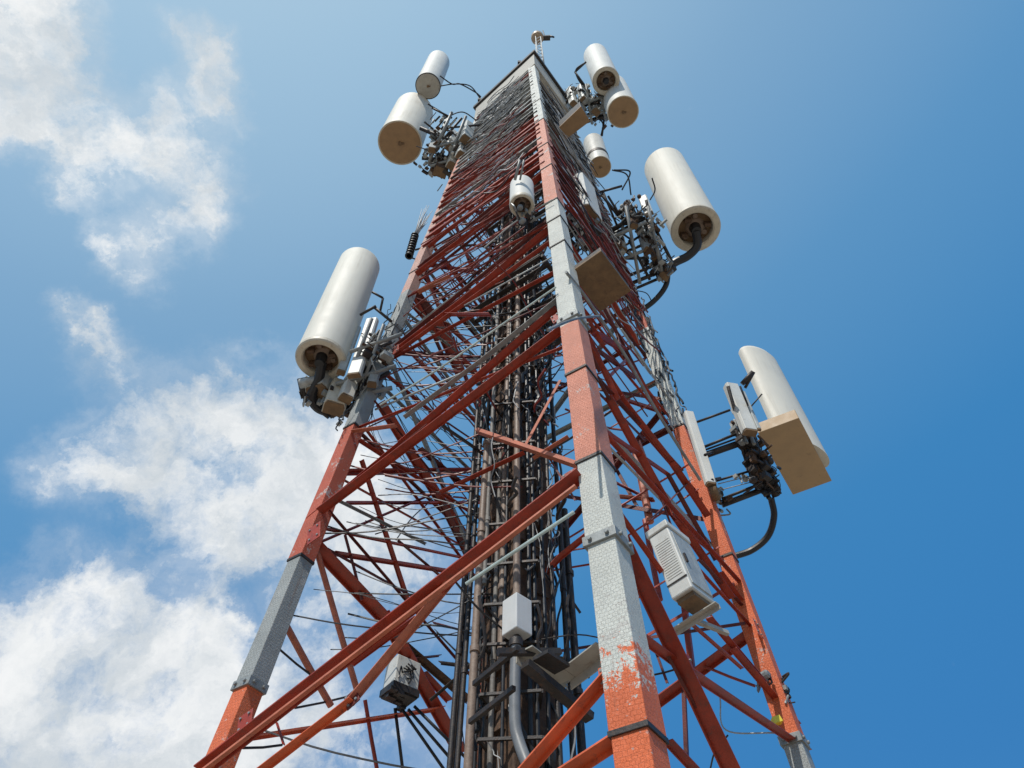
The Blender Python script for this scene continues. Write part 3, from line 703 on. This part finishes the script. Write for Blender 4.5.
# --- left large drum and its mount
t1, P1, r1, h1, d1 = drum('large cream drum on the left leg with open hollow base and thick black hose', (321, 359), 50, 16.0, 265, 'open')
cab(t1, [(322, 362), (319, 378), (312, 396), (318, 408, .1), (335, 414, .2)], d1 - .02, 10, name='feed_hose')
mt1 = thing('antenna_mount', LA(leg_z(LA, 385)), 'cluttered black and grey bracket bolted to the left leg under the large left drum', 'antenna mount', 'antenna mounts on the legs')
dl = depth(LA(leg_z(LA, 385)))
hardware(at_depth(340, 400, dl), (.36, .35, .24), 80, mt1); hardware(at_depth(365, 385, dl), (.25, .3, .5), 60, mt1); hardware(at_depth(375, 350, dl), (.3, .3, .45), 36, mt1); hardware(at_depth(312, 392, dl), (.22, .2, .25), 26, mt1, mats=('dark', 'palesteel'))
rods(mt1, [(302, 378, 306, 398, 10), (306, 398, 330, 416, 8), (330, 416, 360, 404, 6), (325, 398, 372, 366, 6), (330, 408, 390, 372, 5), (345, 385, 385, 345, 4), (365, 352, 392, 342, 4), (350, 372, 380, 330, 3), (375, 308, 392, 322, 3), (360, 315, 376, 306, 3), (372, 292, 383, 298, 2.4), (383, 298, 380, 312, 2.4)], dl)
rods(mt1, [(326, 398, 352, 384, 9), (318, 380, 300, 384, 10), (340, 392, 358, 378, 6)], dl - .1, 'palesteel', 'steel_arm')
pa1 = thing('panel_antenna', at_depth(352, 372, dl), 'slim white panel between the large left drum and the left leg', 'panel antenna', 'panel antennas on the legs')
panel(pa1, (354, 375), 320, 14, dl - .6, 'white', .45, ang=R(-10)); 
pa2 = thing('panel_antenna', at_depth(340, 368, dl), 'narrow dark edged panel tucked behind the large left drum', 'panel antenna', 'panel antennas on the legs')
panel(pa2, (341, 372), 328, 9, dl - .3, 'palesteel', .8, ang=R(20))
rods(mt1, [(338, 410, 372, 318, 4), (352, 414, 384, 324, 3.5), (330, 400, 392, 388, 5), (336, 384, 396, 366, 4.5), (350, 352, 402, 334, 4)], dl - .25, 'steel', 'galvanised_pipe')
for (x, y, tp_, w_, dd, mm, an) in ((334, 408, 386, 22, -.45, 'cream', 20), (318, 392, 376, 24, -.1, 'palesteel', -20), (372, 384, 352, 10, -.4, 'palesteel', 10), (346, 398, 378, 14, -.5, 'white', 35)):
    panel(mt1, (x, y), tp_, w_, dl + dd, mm, .8, 'junction_unit', R(an))
# --- upper left pair
t2, P2, r2, h2, d2 = drum('large cream drum with flat tan base near the top left corner', (400, 143), 43.5, 38.5, 112, 'flat')
t3, P3, r3, h3, d3 = drum('small white drum with dark rimmed base, leftmost of those level with the roof', (428, 86), 25, 44.5, 62, 'flat', 'radomeb', bmat='pale', rim=.01)
dA = depth(LA(leg_z(LA, 150)))
mt2 = thing('antenna_mount', LA(leg_z(LA, 150)), 'tangled black mount on the upper left leg beside the tan based drum', 'antenna mount', 'antenna mounts on the legs')
hardware(at_depth(436, 158, dA), (.6, .5, .5), 80, mt2); hardware(at_depth(450, 168, dA), (.5, .5, .6), 60, mt2); hardware(at_depth(440, 130, dA), (.4, .4, .6), 34, mt2); hardware(at_depth(462, 150, dA), (.6, .4, .8), 80, mt2, mats=('palesteel', 'dark', 'white'))
rods(mt2, [(420, 128, 470, 150, 4), (422, 158, 462, 162, 4), (432, 108, 452, 118, 2), (446, 128, 480, 125, 2), (432, 152, 462, 118, 2.4)], dA)
cab(mt2, [(440, 76), (452, 84), (460, 84), (475, 92), (481, 97)], dA, 1.3); cab(mt2, [(440, 86), (455, 84), (470, 86), (480, 98)], dA, 1.2); cab(mt2, [(428, 104), (446, 116), (440, 120)], dA, 1.6); cab(mt2, [(445, 118), (462, 112), (476, 120)], dA, 1.2)
pa3 = thing('panel_antenna', at_depth(440, 140, dA), 'slim white panel standing beside the tan based drum at top left', 'panel antenna', 'panel antennas on the legs')
panel(pa3, (440, 142), 119, 5, dA - .2, 'white', .6)
pa4 = thing('radio_unit', at_depth(452, 150, dA), 'white boxy unit wedged against the upper left edge of the tower', 'radio unit', 'white radio units')
panel(pa4, (452, 150), 135, 15, dA - .3, 'white', .5, 'housing', R(38))
rods(mt2, [(428, 164, 452, 112, 3), (444, 172, 466, 116, 3), (424, 150, 470, 138, 3), (430, 166, 466, 156, 3)], dA - .4, 'steel', 'galvanised_pipe')
for (x, y, tp_, w_, dd, mm, an) in ((462, 156, 140, 12, -.9, 'white', 30), (452, 166, 150, 11, -.7, 'cream', 30), (432, 150, 132, 8, -.6, 'palesteel', 10), (466, 140, 126, 12, -.7, 'palesteel', 35), (440, 172, 160, 14, -.5, 'brown', 20)):
    panel(mt2, (x, y), tp_, w_, dA + dd, mm, .8, 'junction_unit', R(an))
# --- upper right trio
t4, P4, r4, h4, d4 = drum('small white drum with dark hollow base, highest on the right side', (606, 81), 27, 44.0, 56, 'open', 'radomeb')
t5, P5, r5, h5, d5 = drum('short white drum with flat brown base below the highest right drum', (623, 112), 31, 41.5, 89, 'flat', 'radomeb', bmat='tan')
t6, P6, r6, h6, d6 = drum('white drum with a dark band half hidden behind the upper right edge', (600, 167), 22, 37.0, 143, 'flat', 'white')
MB().lathe([(r6 * 1.04, h6 * .26), (r6 * 1.04, h6 * .34)], P6, 40).build('dark_band', M['dark'], t6); 
dC = depth(LC(leg_z(LC, 120)))
mt3 = thing('antenna_mount', LC(leg_z(LC, 120)), 'dark lattice of rods and clamps holding the two upper right drums', 'antenna mount', 'antenna mounts on the legs')
hardware(at_depth(596, 104, dC), (.65, .5, .5), 80, mt3); hardware(at_depth(578, 95, dC), (.5, .4, .5), 44, mt3, mats=('palesteel', 'dark')); hardware(at_depth(604, 116, dC), (.5, .5, .3), 34, mt3)
rods(mt3, [(575, 112, 605, 94, 3), (580, 118, 612, 104, 3), (585, 122, 618, 112, 4), (588, 92, 603, 120, 2.5), (600, 90, 612, 116, 2.5), (575, 72, 588, 90, 2), (586, 62, 575, 72, 2), (604, 120, 602, 136, 2)], dC)
cab(mt3, [(586, 62), (576, 70), (580, 82), (590, 92)], dC, 1.6); cab(mt3, [(598, 118), (603, 124), (601, 136)], dC, 1.6); cab(mt3, [(612, 170), (627, 175), (631, 195)], dC, 1.5)
rods(mt3, [(572, 108, 616, 92, 3), (578, 120, 620, 106, 3), (592, 124, 586, 84, 2.5), (606, 120, 598, 84, 2.5)], dC - .4, 'steel', 'galvanised_pipe')
for (x, y, tp_, w_, dd, mm, an) in ((574, 104, 90, 8, -.6, 'white', 40), (584, 100, 88, 8, -.5, 'palesteel', 40), (596, 112, 100, 9, -.5, 'steel', 40)):
    panel(mt3, (x, y), tp_, w_, dC + dd, mm, .8, 'junction_unit', R(an))
# --- box platforms seen from below
def under_box(label, corners, zu, topy, mt_side='dark', mt_bot='tan', grp='boxes with brown undersides'):
    Q = [on_z(x, y, zu) for x, y in corners]; c = sum(Q, V()) / 4
    t = thing('equipment_box', c, label, 'equipment box', grp); h = z_for(c, topy) - c.z
    up = V((0, 0, h)); T_ = [q + up for q in Q]
    MB().add([c + (q - c) * .97 + V((0, 0, .02)) for q in Q] + [c + up + (q - Q[i] + Q[i] - c) * .97 for i, q in enumerate(Q)], [[0, 1, 5, 4], [1, 2, 6, 5], [2, 3, 7, 6], [3, 0, 4, 7], [0, 3, 2, 1], [4, 5, 6, 7]]).build('housing', M[mt_side], t, bevel=.01)
    MB().add([q - V((0, 0, .03)) for q in Q] + [q + V((0, 0, .018)) for q in Q], [[0, 1, 5, 4], [1, 2, 6, 5], [2, 3, 7, 6], [3, 0, 4, 7], [0, 3, 2, 1], [4, 5, 6, 7]]).build('base_plate', M[mt_bot], t, bevel=.006)
    return t, c, h, Q
under_box('box with worn brown square underside beside the front leg below the right drums', [(570, 272), (601, 250), (631, 290), (600, 311)], 15.8, 277, 'dark', 'tandark')
under_box('slanted box with tan oblong underside near the upper right edge', [(559, 127), (581, 106), (590, 121), (566, 139)], 32.0, 118, 'dark', 'tan')
# --- right large drum with frame
t7, P7, r7, h7, d7 = drum('largest cream drum on the right side with open base and curved black hose', (695.5, 229), 49, 27.2, 167, 'open')
dR = depth(LC(leg_z(LC, 262)))
cab(t7, [(696, 232), (697, 246), (688, 256), (676, 262), (668, 268)], d7 - .05, 8.5, name='feed_hose')
mt4 = thing('antenna_mount', LC(leg_z(LC, 262)), 'open black tube frame between the right leg and the largest right drum', 'antenna mount', 'antenna mounts on the legs')
rods(mt4, [(601, 194, 620, 218, 3), (603, 192, 618, 228, 2.4), (608, 196, 624, 222, 2.4), (612, 230, 640, 214, 5), (612, 236, 645, 218, 4), (650, 218, 672, 262, 3.5), (640, 214, 664, 268, 3.5), (628, 200, 640, 222, 3), (600, 192, 622, 186, 2.5),
           (625, 252, 650, 242, 3), (628, 276, 662, 262, 3.5), (630, 284, 664, 270, 4), (632, 290, 660, 278, 3), (629, 240, 650, 280, 3), (618, 250, 640, 236, 2.5), (646, 200, 652, 222, 3), (655, 262, 672, 270, 8)], dR)
hardware(at_depth(642, 222, dR), (.45, .4, .35), 50, mt4); hardware(at_depth(660, 266, dR), (.3, .25, .45), 60, mt4); hardware(at_depth(650, 240, dR), (.2, .25, .5), 50, mt4, mats=('dark', 'brown', 'palesteel')); hardware(at_depth(617, 246, dR), (.25, .3, .5), 50, mt4); hardware(at_depth(628, 212, dR), (.35, .3, .35), 40, mt4)
cab(mt4, [(668, 268), (666, 285), (655, 300), (638, 313)], dR, 5.5, name='thick_cable'); cab(mt4, [(622, 190), (630, 172), (614, 170)], dR, 1.6); cab(mt4, [(650, 200), (655, 190), (652, 178)], dR, 1.4); cab(mt4, [(618, 252), (625, 258), (645, 258)], dR, 3); cab(mt4, [(632, 290), (646, 293), (652, 302)], dR, 1)
pa5 = thing('panel_antenna', at_depth(645, 212, dR), 'short white panel on the frame beside the largest right drum', 'panel antenna', 'panel antennas on the legs')
panel(pa5, (649, 214), 198, 9, dR - .1, 'white', .6)
pa6 = thing('panel_antenna', at_depth(655, 255, dR), 'brown streaked panel hanging in the tube frame under the largest right drum', 'panel antenna', 'panel antennas on the legs')
panel(pa6, (657, 258), 226, 10, dR - .05, 'tanpipe', .6)
rods(mt4, [(606, 240, 646, 222, 4), (616, 262, 660, 244, 3.5), (640, 284, 626, 206, 3.5), (662, 272, 648, 206, 3.5)], dR - .25, 'steel', 'galvanised_pipe')
for (x, y, tp_, w_, dd, mm, an) in ((634, 226, 204, 8, -.3, 'brown', 20), (648, 250, 222, 9, -.3, 'palesteel', 20), (622, 250, 232, 10, -.3, 'steel', 30), (664, 276, 262, 12, -.2, 'dark', 20)):
    panel(mt4, (x, y), tp_, w_, dR + dd, mm, .8, 'junction_unit', R(an))
# --- white unit right of front leg
u1 = thing('radio_unit', on_plane(590, 220, PBC), 'large white flat unit right of the front leg above the square brown box', 'radio unit', 'white radio units')
dU = depth(on_plane(585, 215, PBC)) - .55
panel(u1, (590, 216), 184, 28, dU, 'white', .5, 'housing', R(50))
u2 = thing('radio_unit', on_plane(580, 240, PBC), 'narrow rounded white unit with dark lower end beside the front leg', 'radio unit', 'white radio units')
pU = at_depth(585, 236, dU - .2); MB().lathe([(.07, 0), (.08, .05), (.08, .9), (.05, 1.0)], pU, 24).build('housing', M['cream'], u2); MB().tube([pU + V((0, 0, -.35)), pU], .06, 12).build('lower_cap', M['dark'], u2)
hardware(at_depth(583, 232, dU + .2), (.4, .35, .8), 90, u1, mats=('dark', 'steel', 'palesteel', 'dark'))
# --- small centre drum
t8, P8, r8, h8, d8 = drum('small white drum hung on the left face beside the front leg', (522, 205), 25, 19.6, 186, 'open', 'radomeb')
hardware(P8 - V((0, -.1, .25)), (.2, .2, .12), 16, t8, mats=('steel', 'dark'))
rods(t8, [(530, 222, 545, 214, 2.5), (515, 180, 520, 160, 3), (520, 180, 524, 160, 2)], d8 + .3, 'steel')
# --- small finned antenna left
fa = thing('finned_antenna', at_depth(410, 250, depth(LA(leg_z(LA, 250)))), 'small black finned unit with pale whips standing off the left leg', 'antenna')
df = depth(LA(leg_z(LA, 250))); p = at_depth(409, 256, df); zt = z_for(p, 236)
MB().tube([p, V((p.x, p.y, zt))], .055, 10).build('body', M['dark'], fa)
mb = MB()
for i in range(9):
    z = p.z + (zt - p.z) * i / 8; mb.lathe([(.095, 0), (.095, .025)], V((p.x, p.y, z)), 14)
mb.tube([p, V((p.x, p.y, zt))], .057, 10); mb.build('fins', M['black'], fa)
mb = MB()
for i in range(14): mb.tube([V((p.x + rnd(-.05, .05), p.y, zt)), V((p.x + rnd(-.02, .3), p.y + rnd(-.1, .1), zt + rnd(.8, 2.4)))], [.018, .006], 6)
mb.build('whip', M['whitewire'], fa); rods(fa, [(415, 250, 428, 246, 2)], df); cab(fa, [(412, 258), (418, 260), (424, 262)], df, 1.5)
# --- right sector panel assembly
zp = 15.6
Q = [on_z(x, y, zp) for x, y in [(758, 433), (799, 418), (832, 481), (793, 495)]]; cS = sum(Q, V()) / 4
sp = thing('sector_antenna', cS, 'tall curved white panel rising from a large square tan base at far right', 'antenna')
MB().add([q - V((0, 0, .0)) for q in Q] + [q + V((0, 0, .24)) for q in Q], [[0, 1, 5, 4], [1, 2, 6, 5], [2, 3, 7, 6], [3, 0, 4, 7], [0, 3, 2, 1], [4, 5, 6, 7]]).build('base_plate', M['beige'], sp, bevel=.01)
b0, b1 = on_z(786, 452, zp), on_z(832, 476, zp); ex = (b1 - b0); Ls = ex.length; ex.normalize(); ey = V((ex.y, -ex.x, 0))
if ey.y > 0: ey = -ey
hS = z_for(b0, 347) - b0.z
sec = []; n = 20
for i in range(n + 1):
    a = math.pi * i / n; sec.append((Ls / 2 - Ls / 2 * math.cos(a), Ls * .24 * math.sin(a)))
for i in range(n + 1):
    a = math.pi * (1 - i / n); sec.append((Ls / 2 - Ls / 2 * math.cos(a) * .94, Ls * .24 * math.sin(a) * .5 - .08))
sec1 = [(Ls / 2 + (x - Ls / 2) * .93, y) for x, y in sec]
sec2 = [(Ls / 2 + (x - Ls / 2) * .86, y * .9) for x, y in sec]
mb = MB(); z_ = V((0, 0, 1)); mb.prism(sec, b0 + z_ * .242, b0 + z_ * (hS * .97), ex, ey, sec1); mb.prism(sec1, b0 + z_ * (hS * .97), b0 + z_ * hS, ex, ey, sec2)
mb.sm = [len(f) == 4 for f in mb.f]
mb.build('radome', M['radome'], sp)
dS = depth(LC(leg_z(LC, 470)))
mt5 = thing('antenna_mount', LC(leg_z(LC, 470)), 'black tube ladder frame carrying the far right curved panel off the right leg', 'antenna mount', 'antenna mounts on the legs')
rods(mt5, [(697, 422, 730, 410, 2.6), (704, 447, 736, 434, 3), (705, 450, 738, 438, 2), (706, 455, 740, 443, 7), (716, 481, 750, 471, 2.4), (722, 505, 764, 489, 6), (722, 499, 760, 484, 3), (736, 430, 752, 480, 3), (728, 386, 758, 494, 3.5), (750, 434, 776, 496, 8), (744, 430, 768, 494, 5)], dS)
rods(mt5, [(718, 484, 750, 476, 1), (720, 490, 752, 482, 1)], dS, 'palesteel'); rods(mt5, [(742, 384, 753, 372, 5), (754, 372, 745, 388, 3), (748, 410, 762, 394, 1.5), (740, 386, 758, 430, 2)], dS)
hardware(at_depth(756, 458, dS), (.18, .2, .5), 90, mt5, mats=('dark', 'dark', 'brown')); hardware(at_depth(768, 482, dS), (.22, .2, .25), 60, mt5, mats=('dark', 'black')); hardware(at_depth(716, 500, dS), (.2, .2, .2), 40, mt5); hardware(at_depth(742, 430, dS), (.12, .2, .4), 26, mt5); hardware(at_depth(742, 478, dS), (.2, .1, .1), 8, mt5, mats=('palesteel',))
cab(mt5, [(771, 498), (774, 516), (768, 536), (752, 550), (732, 557)], dS, 6.5, name='thick_cable')
pa7 = thing('panel_antenna', at_depth(700, 490, dS), 'slim pale panel with brown foot fixed along the right leg', 'panel antenna', 'panel antennas on the legs')
panel(pa7, (711, 484), 413, 11, dS - .75, 'radomeb', .6, ang=R(10)); rods(pa7, [(712, 486, 717, 500, 9)], dS - .75, 'tandark', 'foot'); rods(pa7, [(705, 455, 712, 452, 3, 0, .6), (712, 480, 720, 478, 3, 0, .6)], dS - .75, 'dark', 'bracket')
pa8 = thing('panel_antenna', at_depth(748, 432, dS), 'white panel of two ribs between the black ladder frame and the curved panel', 'panel antenna', 'panel antennas on the legs')
panel(pa8, (750, 432), 386, 15, dS - .45, 'white', .6, ang=R(10)); panel(pa8, (759, 429), 392, 4, dS - .45, 'palesteel', .8, 'rib', ang=R(10))
# --- top beacon
zb_ = ZTOP + .25; bp = at_depth(541, 66, depth(LB(ZTOP)) + .9); bp = V((bp.x, bp.y, bp.z)); bt = z_for(bp, 39)
bc = thing('beacon_mast', bp, 'small lattice mast with an amber lamp standing on the roof', 'beacon')
mb = MB()
for sx, sy in ((-1, -1), (1, -1), (1, 1), (-1, 1)): mb.tube([bp + V((sx * .11, sy * .11, -.6)), V((bp.x + sx * .11, bp.y + sy * .11, bt))], .022, 6)
nz_ = 8
for i in range(nz_):
    z = bp.z + (bt - bp.z) * i / nz_; z2 = bp.z + (bt - bp.z) * (i + 1) / nz_
    for (a, b) in (((-1, -1), (1, -1)), ((1, -1), (1, 1)), ((1, 1), (-1, 1)), ((-1, 1), (-1, -1))):
        mb.tube([V((bp.x + a[0] * .11, bp.y + a[1] * .11, z)), V((bp.x + b[0] * .11, bp.y + b[1] * .11, z2))], .013, 4)
mb.build('mast', M['palesteel'], bc)
q = V((bp.x - .02, bp.y, bt)); MB().lathe([(.16, 0), (.27, .1), (.29, .35), (.2, .5)], q, 16).build('lamp', M['beacon'], bc)
mb = MB(); mb.box(q + V((.4, 0, .3)), V((.18, 0, .05)), V((0, .1, 0)), V((0, 0, .1))); mb.tube([q + V((.1, 0, .3)), q + V((.75, 0, .6))], .03, 6); mb.tube([q + V((.35, 0, .3)), q + V((.3, 0, 2.2))], .025, 6); mb.tube([q + V((.75, 0, .5)), q + V((.55, 0, .85))], .04, 6); mb.build('arm', M['dark'], bc)
# ------------------------------------------------------------------ single rods and cables worth naming
def loose(label, pl, pts, wpx, mt, name='cable', cat='cable', off=.2, grp='loose cables on the tower'):
    P = PLN[pl]; n = P[1] if P[1].dot(cam_loc - P[0]) > 0 else -P[1]
    P = (P[0] + n * off, P[1]); Q = [on_plane(x, y, P) for x, y in pts]; dep = depth(Q[0])
    o = MB().tube(spline(Q, 8) if len(Q) > 2 else Q, wpx / 2 * dep / F_PX, 8).build(name, M[mt]); o['label'] = label; o['category'] = cat
    if grp: o['group'] = grp
loose('pale green rod crossing from the left beam to the front leg above the white box', 'AB', [(466, 584), (520, 548), (574, 512)], 3.6, 'rod', 'stay_rod', 'rod', .28, 'stay rods')
loose('pale rod rising from the left leg mount to the front leg', 'AB', [(380, 405), (440, 368), (500, 326), (556, 287)], 2.1, 'rod', 'stay_rod', 'rod', .2, 'stay rods')
loose('pale rod passing under the small centre drum', 'AB', [(484, 248), (518, 220), (552, 200)], 1.5, 'palesteel', 'stay_rod', 'rod', .2, 'stay rods')
loose('grey cable wrapped round the front leg and running up right past the brown box', 'BC', [(548, 330), (566, 322), (580, 318), (600, 316)], 3.5, 'wire', off=.25)
loose('grey cable run slanting down from the front leg to the right leg', 'BC', [(566, 272), (582, 292), (600, 318), (625, 355), (656, 410), (700, 480)], 3.5, 'steel', off=.1)
loose('thin black wire sagging across the lower right bay', 'CD', [(720, 698), (726, 730), (776, 733)], 1.5, 'palesteel', off=0)
loose('thin black wire hanging at the bottom of the right bay', 'CD', [(728, 735), (715, 752), (710, 770)], 1.8, 'black', off=0)
loose('thin dark wire hung in an arc across the left bay', 'AD', [(396, 540), (412, 518), (432, 500)], 1.3, 'wire', off=0)
# hardware on the right leg
rl = thing('leg_fittings', LC(leg_z(LC, 690)), 'cluster of dark clamps and wire ties with yellow tape low on the right leg', 'cable clamps')
hardware(at_depth(783, 695, depth(LC(leg_z(LC, 690))) - .1), (.08, .1, .22), 26, rl, mats=('dark', 'black', 'steel')); hardware(at_depth(764, 678, depth(LC(leg_z(LC, 680))) - .15), (.08, .1, .1), 10, rl, mats=('dark', 'steel'))
pY = at_depth(773, 722, depth(LC(leg_z(LC, 715))) - .22); MB().beam(pY, pY + V((.09, 0, .03)), .08, .07).build('yellow_tape', M['yellow'], rl)
# ------------------------------------------------------------------ uncountable wiring
def wires(name, mt, n, gen, rr=(.005, .012), sides=4):
    mb = MB()
    for i in range(n):
        pts = gen()
        if pts: mb.tube(spline(pts, 4), rnd(*rr), sides, caps=False)
    return mb.build(name, M[mt], kind='stuff', label='tangle of thin ' + {'wire': 'grey', 'silver': 'silver grey', 'black': 'black', 'redwire': 'dark red', 'whitewire': 'pale', 'dark': 'dark'}.get(mt, mt) + ' wires threaded through the tower', category='wiring')
def face_gen(LP, LQ, y0, y1, amp, partial=True, pow_=1.0, sl=.0):
    z0, z1 = leg_z(LP, y0), leg_z(LP, y1)
    def g():
        z = z0 + (z1 - z0) * random.random() ** pow_
        out = (LP(z) + LQ(z)) / 2 - CX(z); out.z = 0; out.normalize()
        a, b = (rnd(.05, .6), rnd(.5, .95)) if partial else (0, 1)
        if b - a < .15: return None
        pts = []; dz = rnd(-.25, .25) * amp + sl * (b - a); o = rnd(-.05, .32)
        m_ = 5
        for i in range(m_):
            t = i / (m_ - 1); s = a + (b - a) * t; zz = z + dz * t + rnd(-.1, .1) * amp - .18 * amp * math.sin(math.pi * t)
            pts.append(LP(zz).lerp(LQ(zz), s) + out * (o + rnd(-.05, .05)))
        return pts
    return g
wires('wire_tangle', 'silver', 210, face_gen(LA, LB, 250, 121, 1.5, pow_=.6)); wires('wire_tangle', 'black', 80, face_gen(LA, LB, 260, 121, 1.0, pow_=.6), (.008, .018)); wires('wire_tangle', 'redwire', 60, face_gen(LA, LB, 350, 165, 1.0), (.008, .02)); wires('wire_tangle', 'whitewire', 120, face_gen(LA, LB, 240, 121, .9, pow_=.6), (.006, .013))
wires('wire_tangle', 'silver', 120, face_gen(LB, LC, 190, 80, 1.8, pow_=.7)); wires('wire_tangle', 'black', 110, face_gen(LB, LC, 230, 80, 1.4, pow_=.6), (.008, .02)); wires('wire_tangle', 'redwire', 60, face_gen(LB, LC, 240, 120, 1.0), (.008, .018)); wires('wire_tangle', 'whitewire', 50, face_gen(LB, LC, 260, 80, 1.2), (.006, .012))
wires('wire_tangle', 'redwire', 40, face_gen(LA, LD2, 420, 140, 1.2), (.008, .02)); wires('wire_tangle', 'black', 70, face_gen(LA, LD2, 400, 122, 1.5)); wires('wire_tangle', 'wire', 40, face_gen(LC, LD2, 330, 122, 1.5))
def core_gen(z0, z1, rad, vertical=.7):
    def g():
        z = rnd(z0, z1); a = rnd(0, 6.28); r = rad * rnd(.6, 1.25); c = V((RC.x + math.cos(a) * r, RC.y + math.sin(a) * r, z)); pts = [c]
        if random.random() < vertical: d = V((0, 0, 1))
        else: d = V((rnd(-1, 1), rnd(-1, 1), rnd(-.3, .3)))
        L = rnd(.25, 1.0)
        for i in range(4): c = c + d * L * .35 + V((rnd(-.09, .09), rnd(-.09, .09), rnd(-.09, .05))); pts.append(c)
        return pts
    return g
wires('cable_tangle', 'black', 120, core_gen(1.5, 12, .40, .93), (.008, .022), 5); wires('cable_tangle', 'dark', 130, core_gen(1.5, 14, .42, .93), (.008, .02), 5); wires('cable_tangle', 'wire', 50, core_gen(2, 13, .44, .9), (.005, .012)); wires('cable_tangle', 'whitewire', 16, core_gen(2, 13, .5, .8), (.005, .012))
wires('cable_tangle', 'black', 200, core_gen(8, 24, .5, .85), (.01, .03), 5); wires('cable_tangle', 'dark', 130, core_gen(8, 26, .6, .7), (.01, .03), 5); wires('cable_tangle', 'wire', 60, core_gen(8, 24, .7, .6), (.006, .014)); wires('cable_tangle', 'redwire', 40, core_gen(8, 24, .8, .2), (.01, .02))
# bundle lashed along the right leg
def legrun(L, y0, y1, rad):
    z0, z1 = leg_z(L, y0), leg_z(L, y1)
    def g():
        z = rnd(z0, z1); n = 5; d = rnd(.4, 1.2); o = V((rnd(-1, 1), rnd(-1, 1), 0)) * rad
        return [L(z + d * i / n) + o + V((rnd(-.04, .04), rnd(-.04, .04), 0)) for i in range(n)]
    return g
wires('leg_cable_bundle', 'black', 70, legrun(LC, 440, 290, .16), (.01, .022), 5); wires('leg_cable_bundle', 'wire', 60, legrun(LC, 440, 290, .17), (.008, .016), 5); wires('leg_cable_bundle', 'black', 26, legrun(LA, 400, 330, .2), (.006, .012), 5)

def bay_gen(z0, z1, s0, s1, drift=.5):
    """loose wires looped in the open space between a leg and the trunk"""
    def g():
        z = rnd(z0, z1); a = LA(z).lerp(LD2(z), rnd(-.02, .25)) ; b = V((RC.x, RC.y, z)) + V((rnd(-.6, .1), rnd(-.5, .5), rnd(-.6, .6)))
        u, v = sorted((rnd(s0, s1), rnd(s0, s1)))
        u, v = .01, 1.0
        if v - u < .15: return None
        p, q = a.lerp(b, u), a.lerp(b, v); k = rnd(-.1, .35) * drift
        return [p, p.lerp(q, .3) + V((rnd(-.1, .1), rnd(-.1, .1), -k)), p.lerp(q, .7) + V((rnd(-.1, .1), rnd(-.1, .1), -k)), q]
    return g
wires('loose_wiring', 'black', 22, bay_gen(6.5, 14, .0, 1.0), (.004, .009)); wires('loose_wiring', 'wire', 12, bay_gen(8, 15, .05, 1.0), (.004, .008)); wires('loose_wiring', 'black', 9, bay_gen(3.0, 8, .8, 1.05), (.006, .012)); wires('loose_wiring', 'redwire', 22, bay_gen(9, 16, .1, 1), (.008, .018))
wires('loose_wiring', 'black', 26, legrun(LA, 440, 320, .25), (.006, .013), 5)

def ties(LP, LQ, y0, y1, n, cols, inward=.0):
    z0, z1 = leg_z(LP, y0), leg_z(LP, y1)
    for i in range(n):
        z = z0 + (z1 - z0) * (i + rnd(.1, .9)) / n
        out = (LP(z) + LQ(z)) / 2 - CX(z); out.z = 0; out.normalize()
        a, b = random.choice(((0, 1), (0, 1), (0, 1), (0, .5), (.5, 1)))
        dz = random.choice((-1, 1)) * rnd(.3, 1.1) * (b - a)
        o = rnd(-.25, .08) + .0
        p, q = LP(z).lerp(LQ(z), a) + out * o, LP(z + dz).lerp(LQ(z + dz), b) + out * o
        w_ = rnd(.018, .045); c = random.choice(cols); mb = MB()
        if random.random() < .5: mb.tube([p, q], w_ * .5, 6)
        else: mb.angle(p, q, w_ * 1.3, w_, .008, V((0, 0, 1)))
        mb.build('tie_rod', M[c], tower)
random.seed(5)
ties(LA, LB, 440, 230, 18, ['red', 'darkred', 'red', 'palesteel']); ties(LB, LC, 480, 190, 24, ['red', 'darkred', 'red', 'palesteel']); ties(LA, LD2, 560, 240, 20, ['red', 'darkred', 'steel']); ties(LC, LD2, 640, 260, 18, ['red', 'darkred', 'salmon'])

def gusset(pl, x, y, wpx, hpx, col, off, ang=0.0):
    """flat bolted plate where braces meet"""
    P = PLN[pl]; n = P[1] if P[1].dot(cam_loc - P[0]) > 0 else -P[1]
    c = on_plane(x, y, (P[0] + n * off, P[1])); k = depth(c) / F_PX
    X = V((0, 0, 1)).cross(n).normalized(); Y = n.cross(X).normalized()
    X, Y = X * math.cos(ang) + Y * math.sin(ang), Y * math.cos(ang) - X * math.sin(ang)
    g_ = MB().box(c, X * wpx * k / 2, Y * hpx * k / 2, n * .006).build('gusset_plate', M[col], tower, bevel=.003)
    for i in (-1, 1):
        for j in (-1, 1):
            q = c + X * wpx * k * .3 * i + Y * hpx * k * .3 * j
            MB().tube([q + n * .004, q + n * .022], .012, 6).build('bolt', M['steel'], g_)
for a in (('AB', 352, 699, 16, 18, 'darkred', .075, .5), ('AB', 447, 580, 14, 18, 'red', .075, .4), ('BC', 689, 668, 26, 30, 'red', .03, .3), ('AB', 314, 533, 16, 26, 'red', .10, .3),
          ('AB', 245, 722, 18, 22, 'red', .11, .3), ('BC', 757, 628, 12, 20, 'orange', .09, 0), ('AB', 607, 676, 18, 22, 'orange', .04, 0), ('BC', 672, 510, 14, 18, 'red', .02, .3), ('BC', 625, 545, 16, 24, 'darkred', .09, 0),
          ('AB', 570, 478, 16, 20, 'red', .10, .2), ('AB', 395, 350, 9, 16, 'red', .11, .2), ('AB', 556, 318, 10, 16, 'red', .10, .2)): gusset(*a)
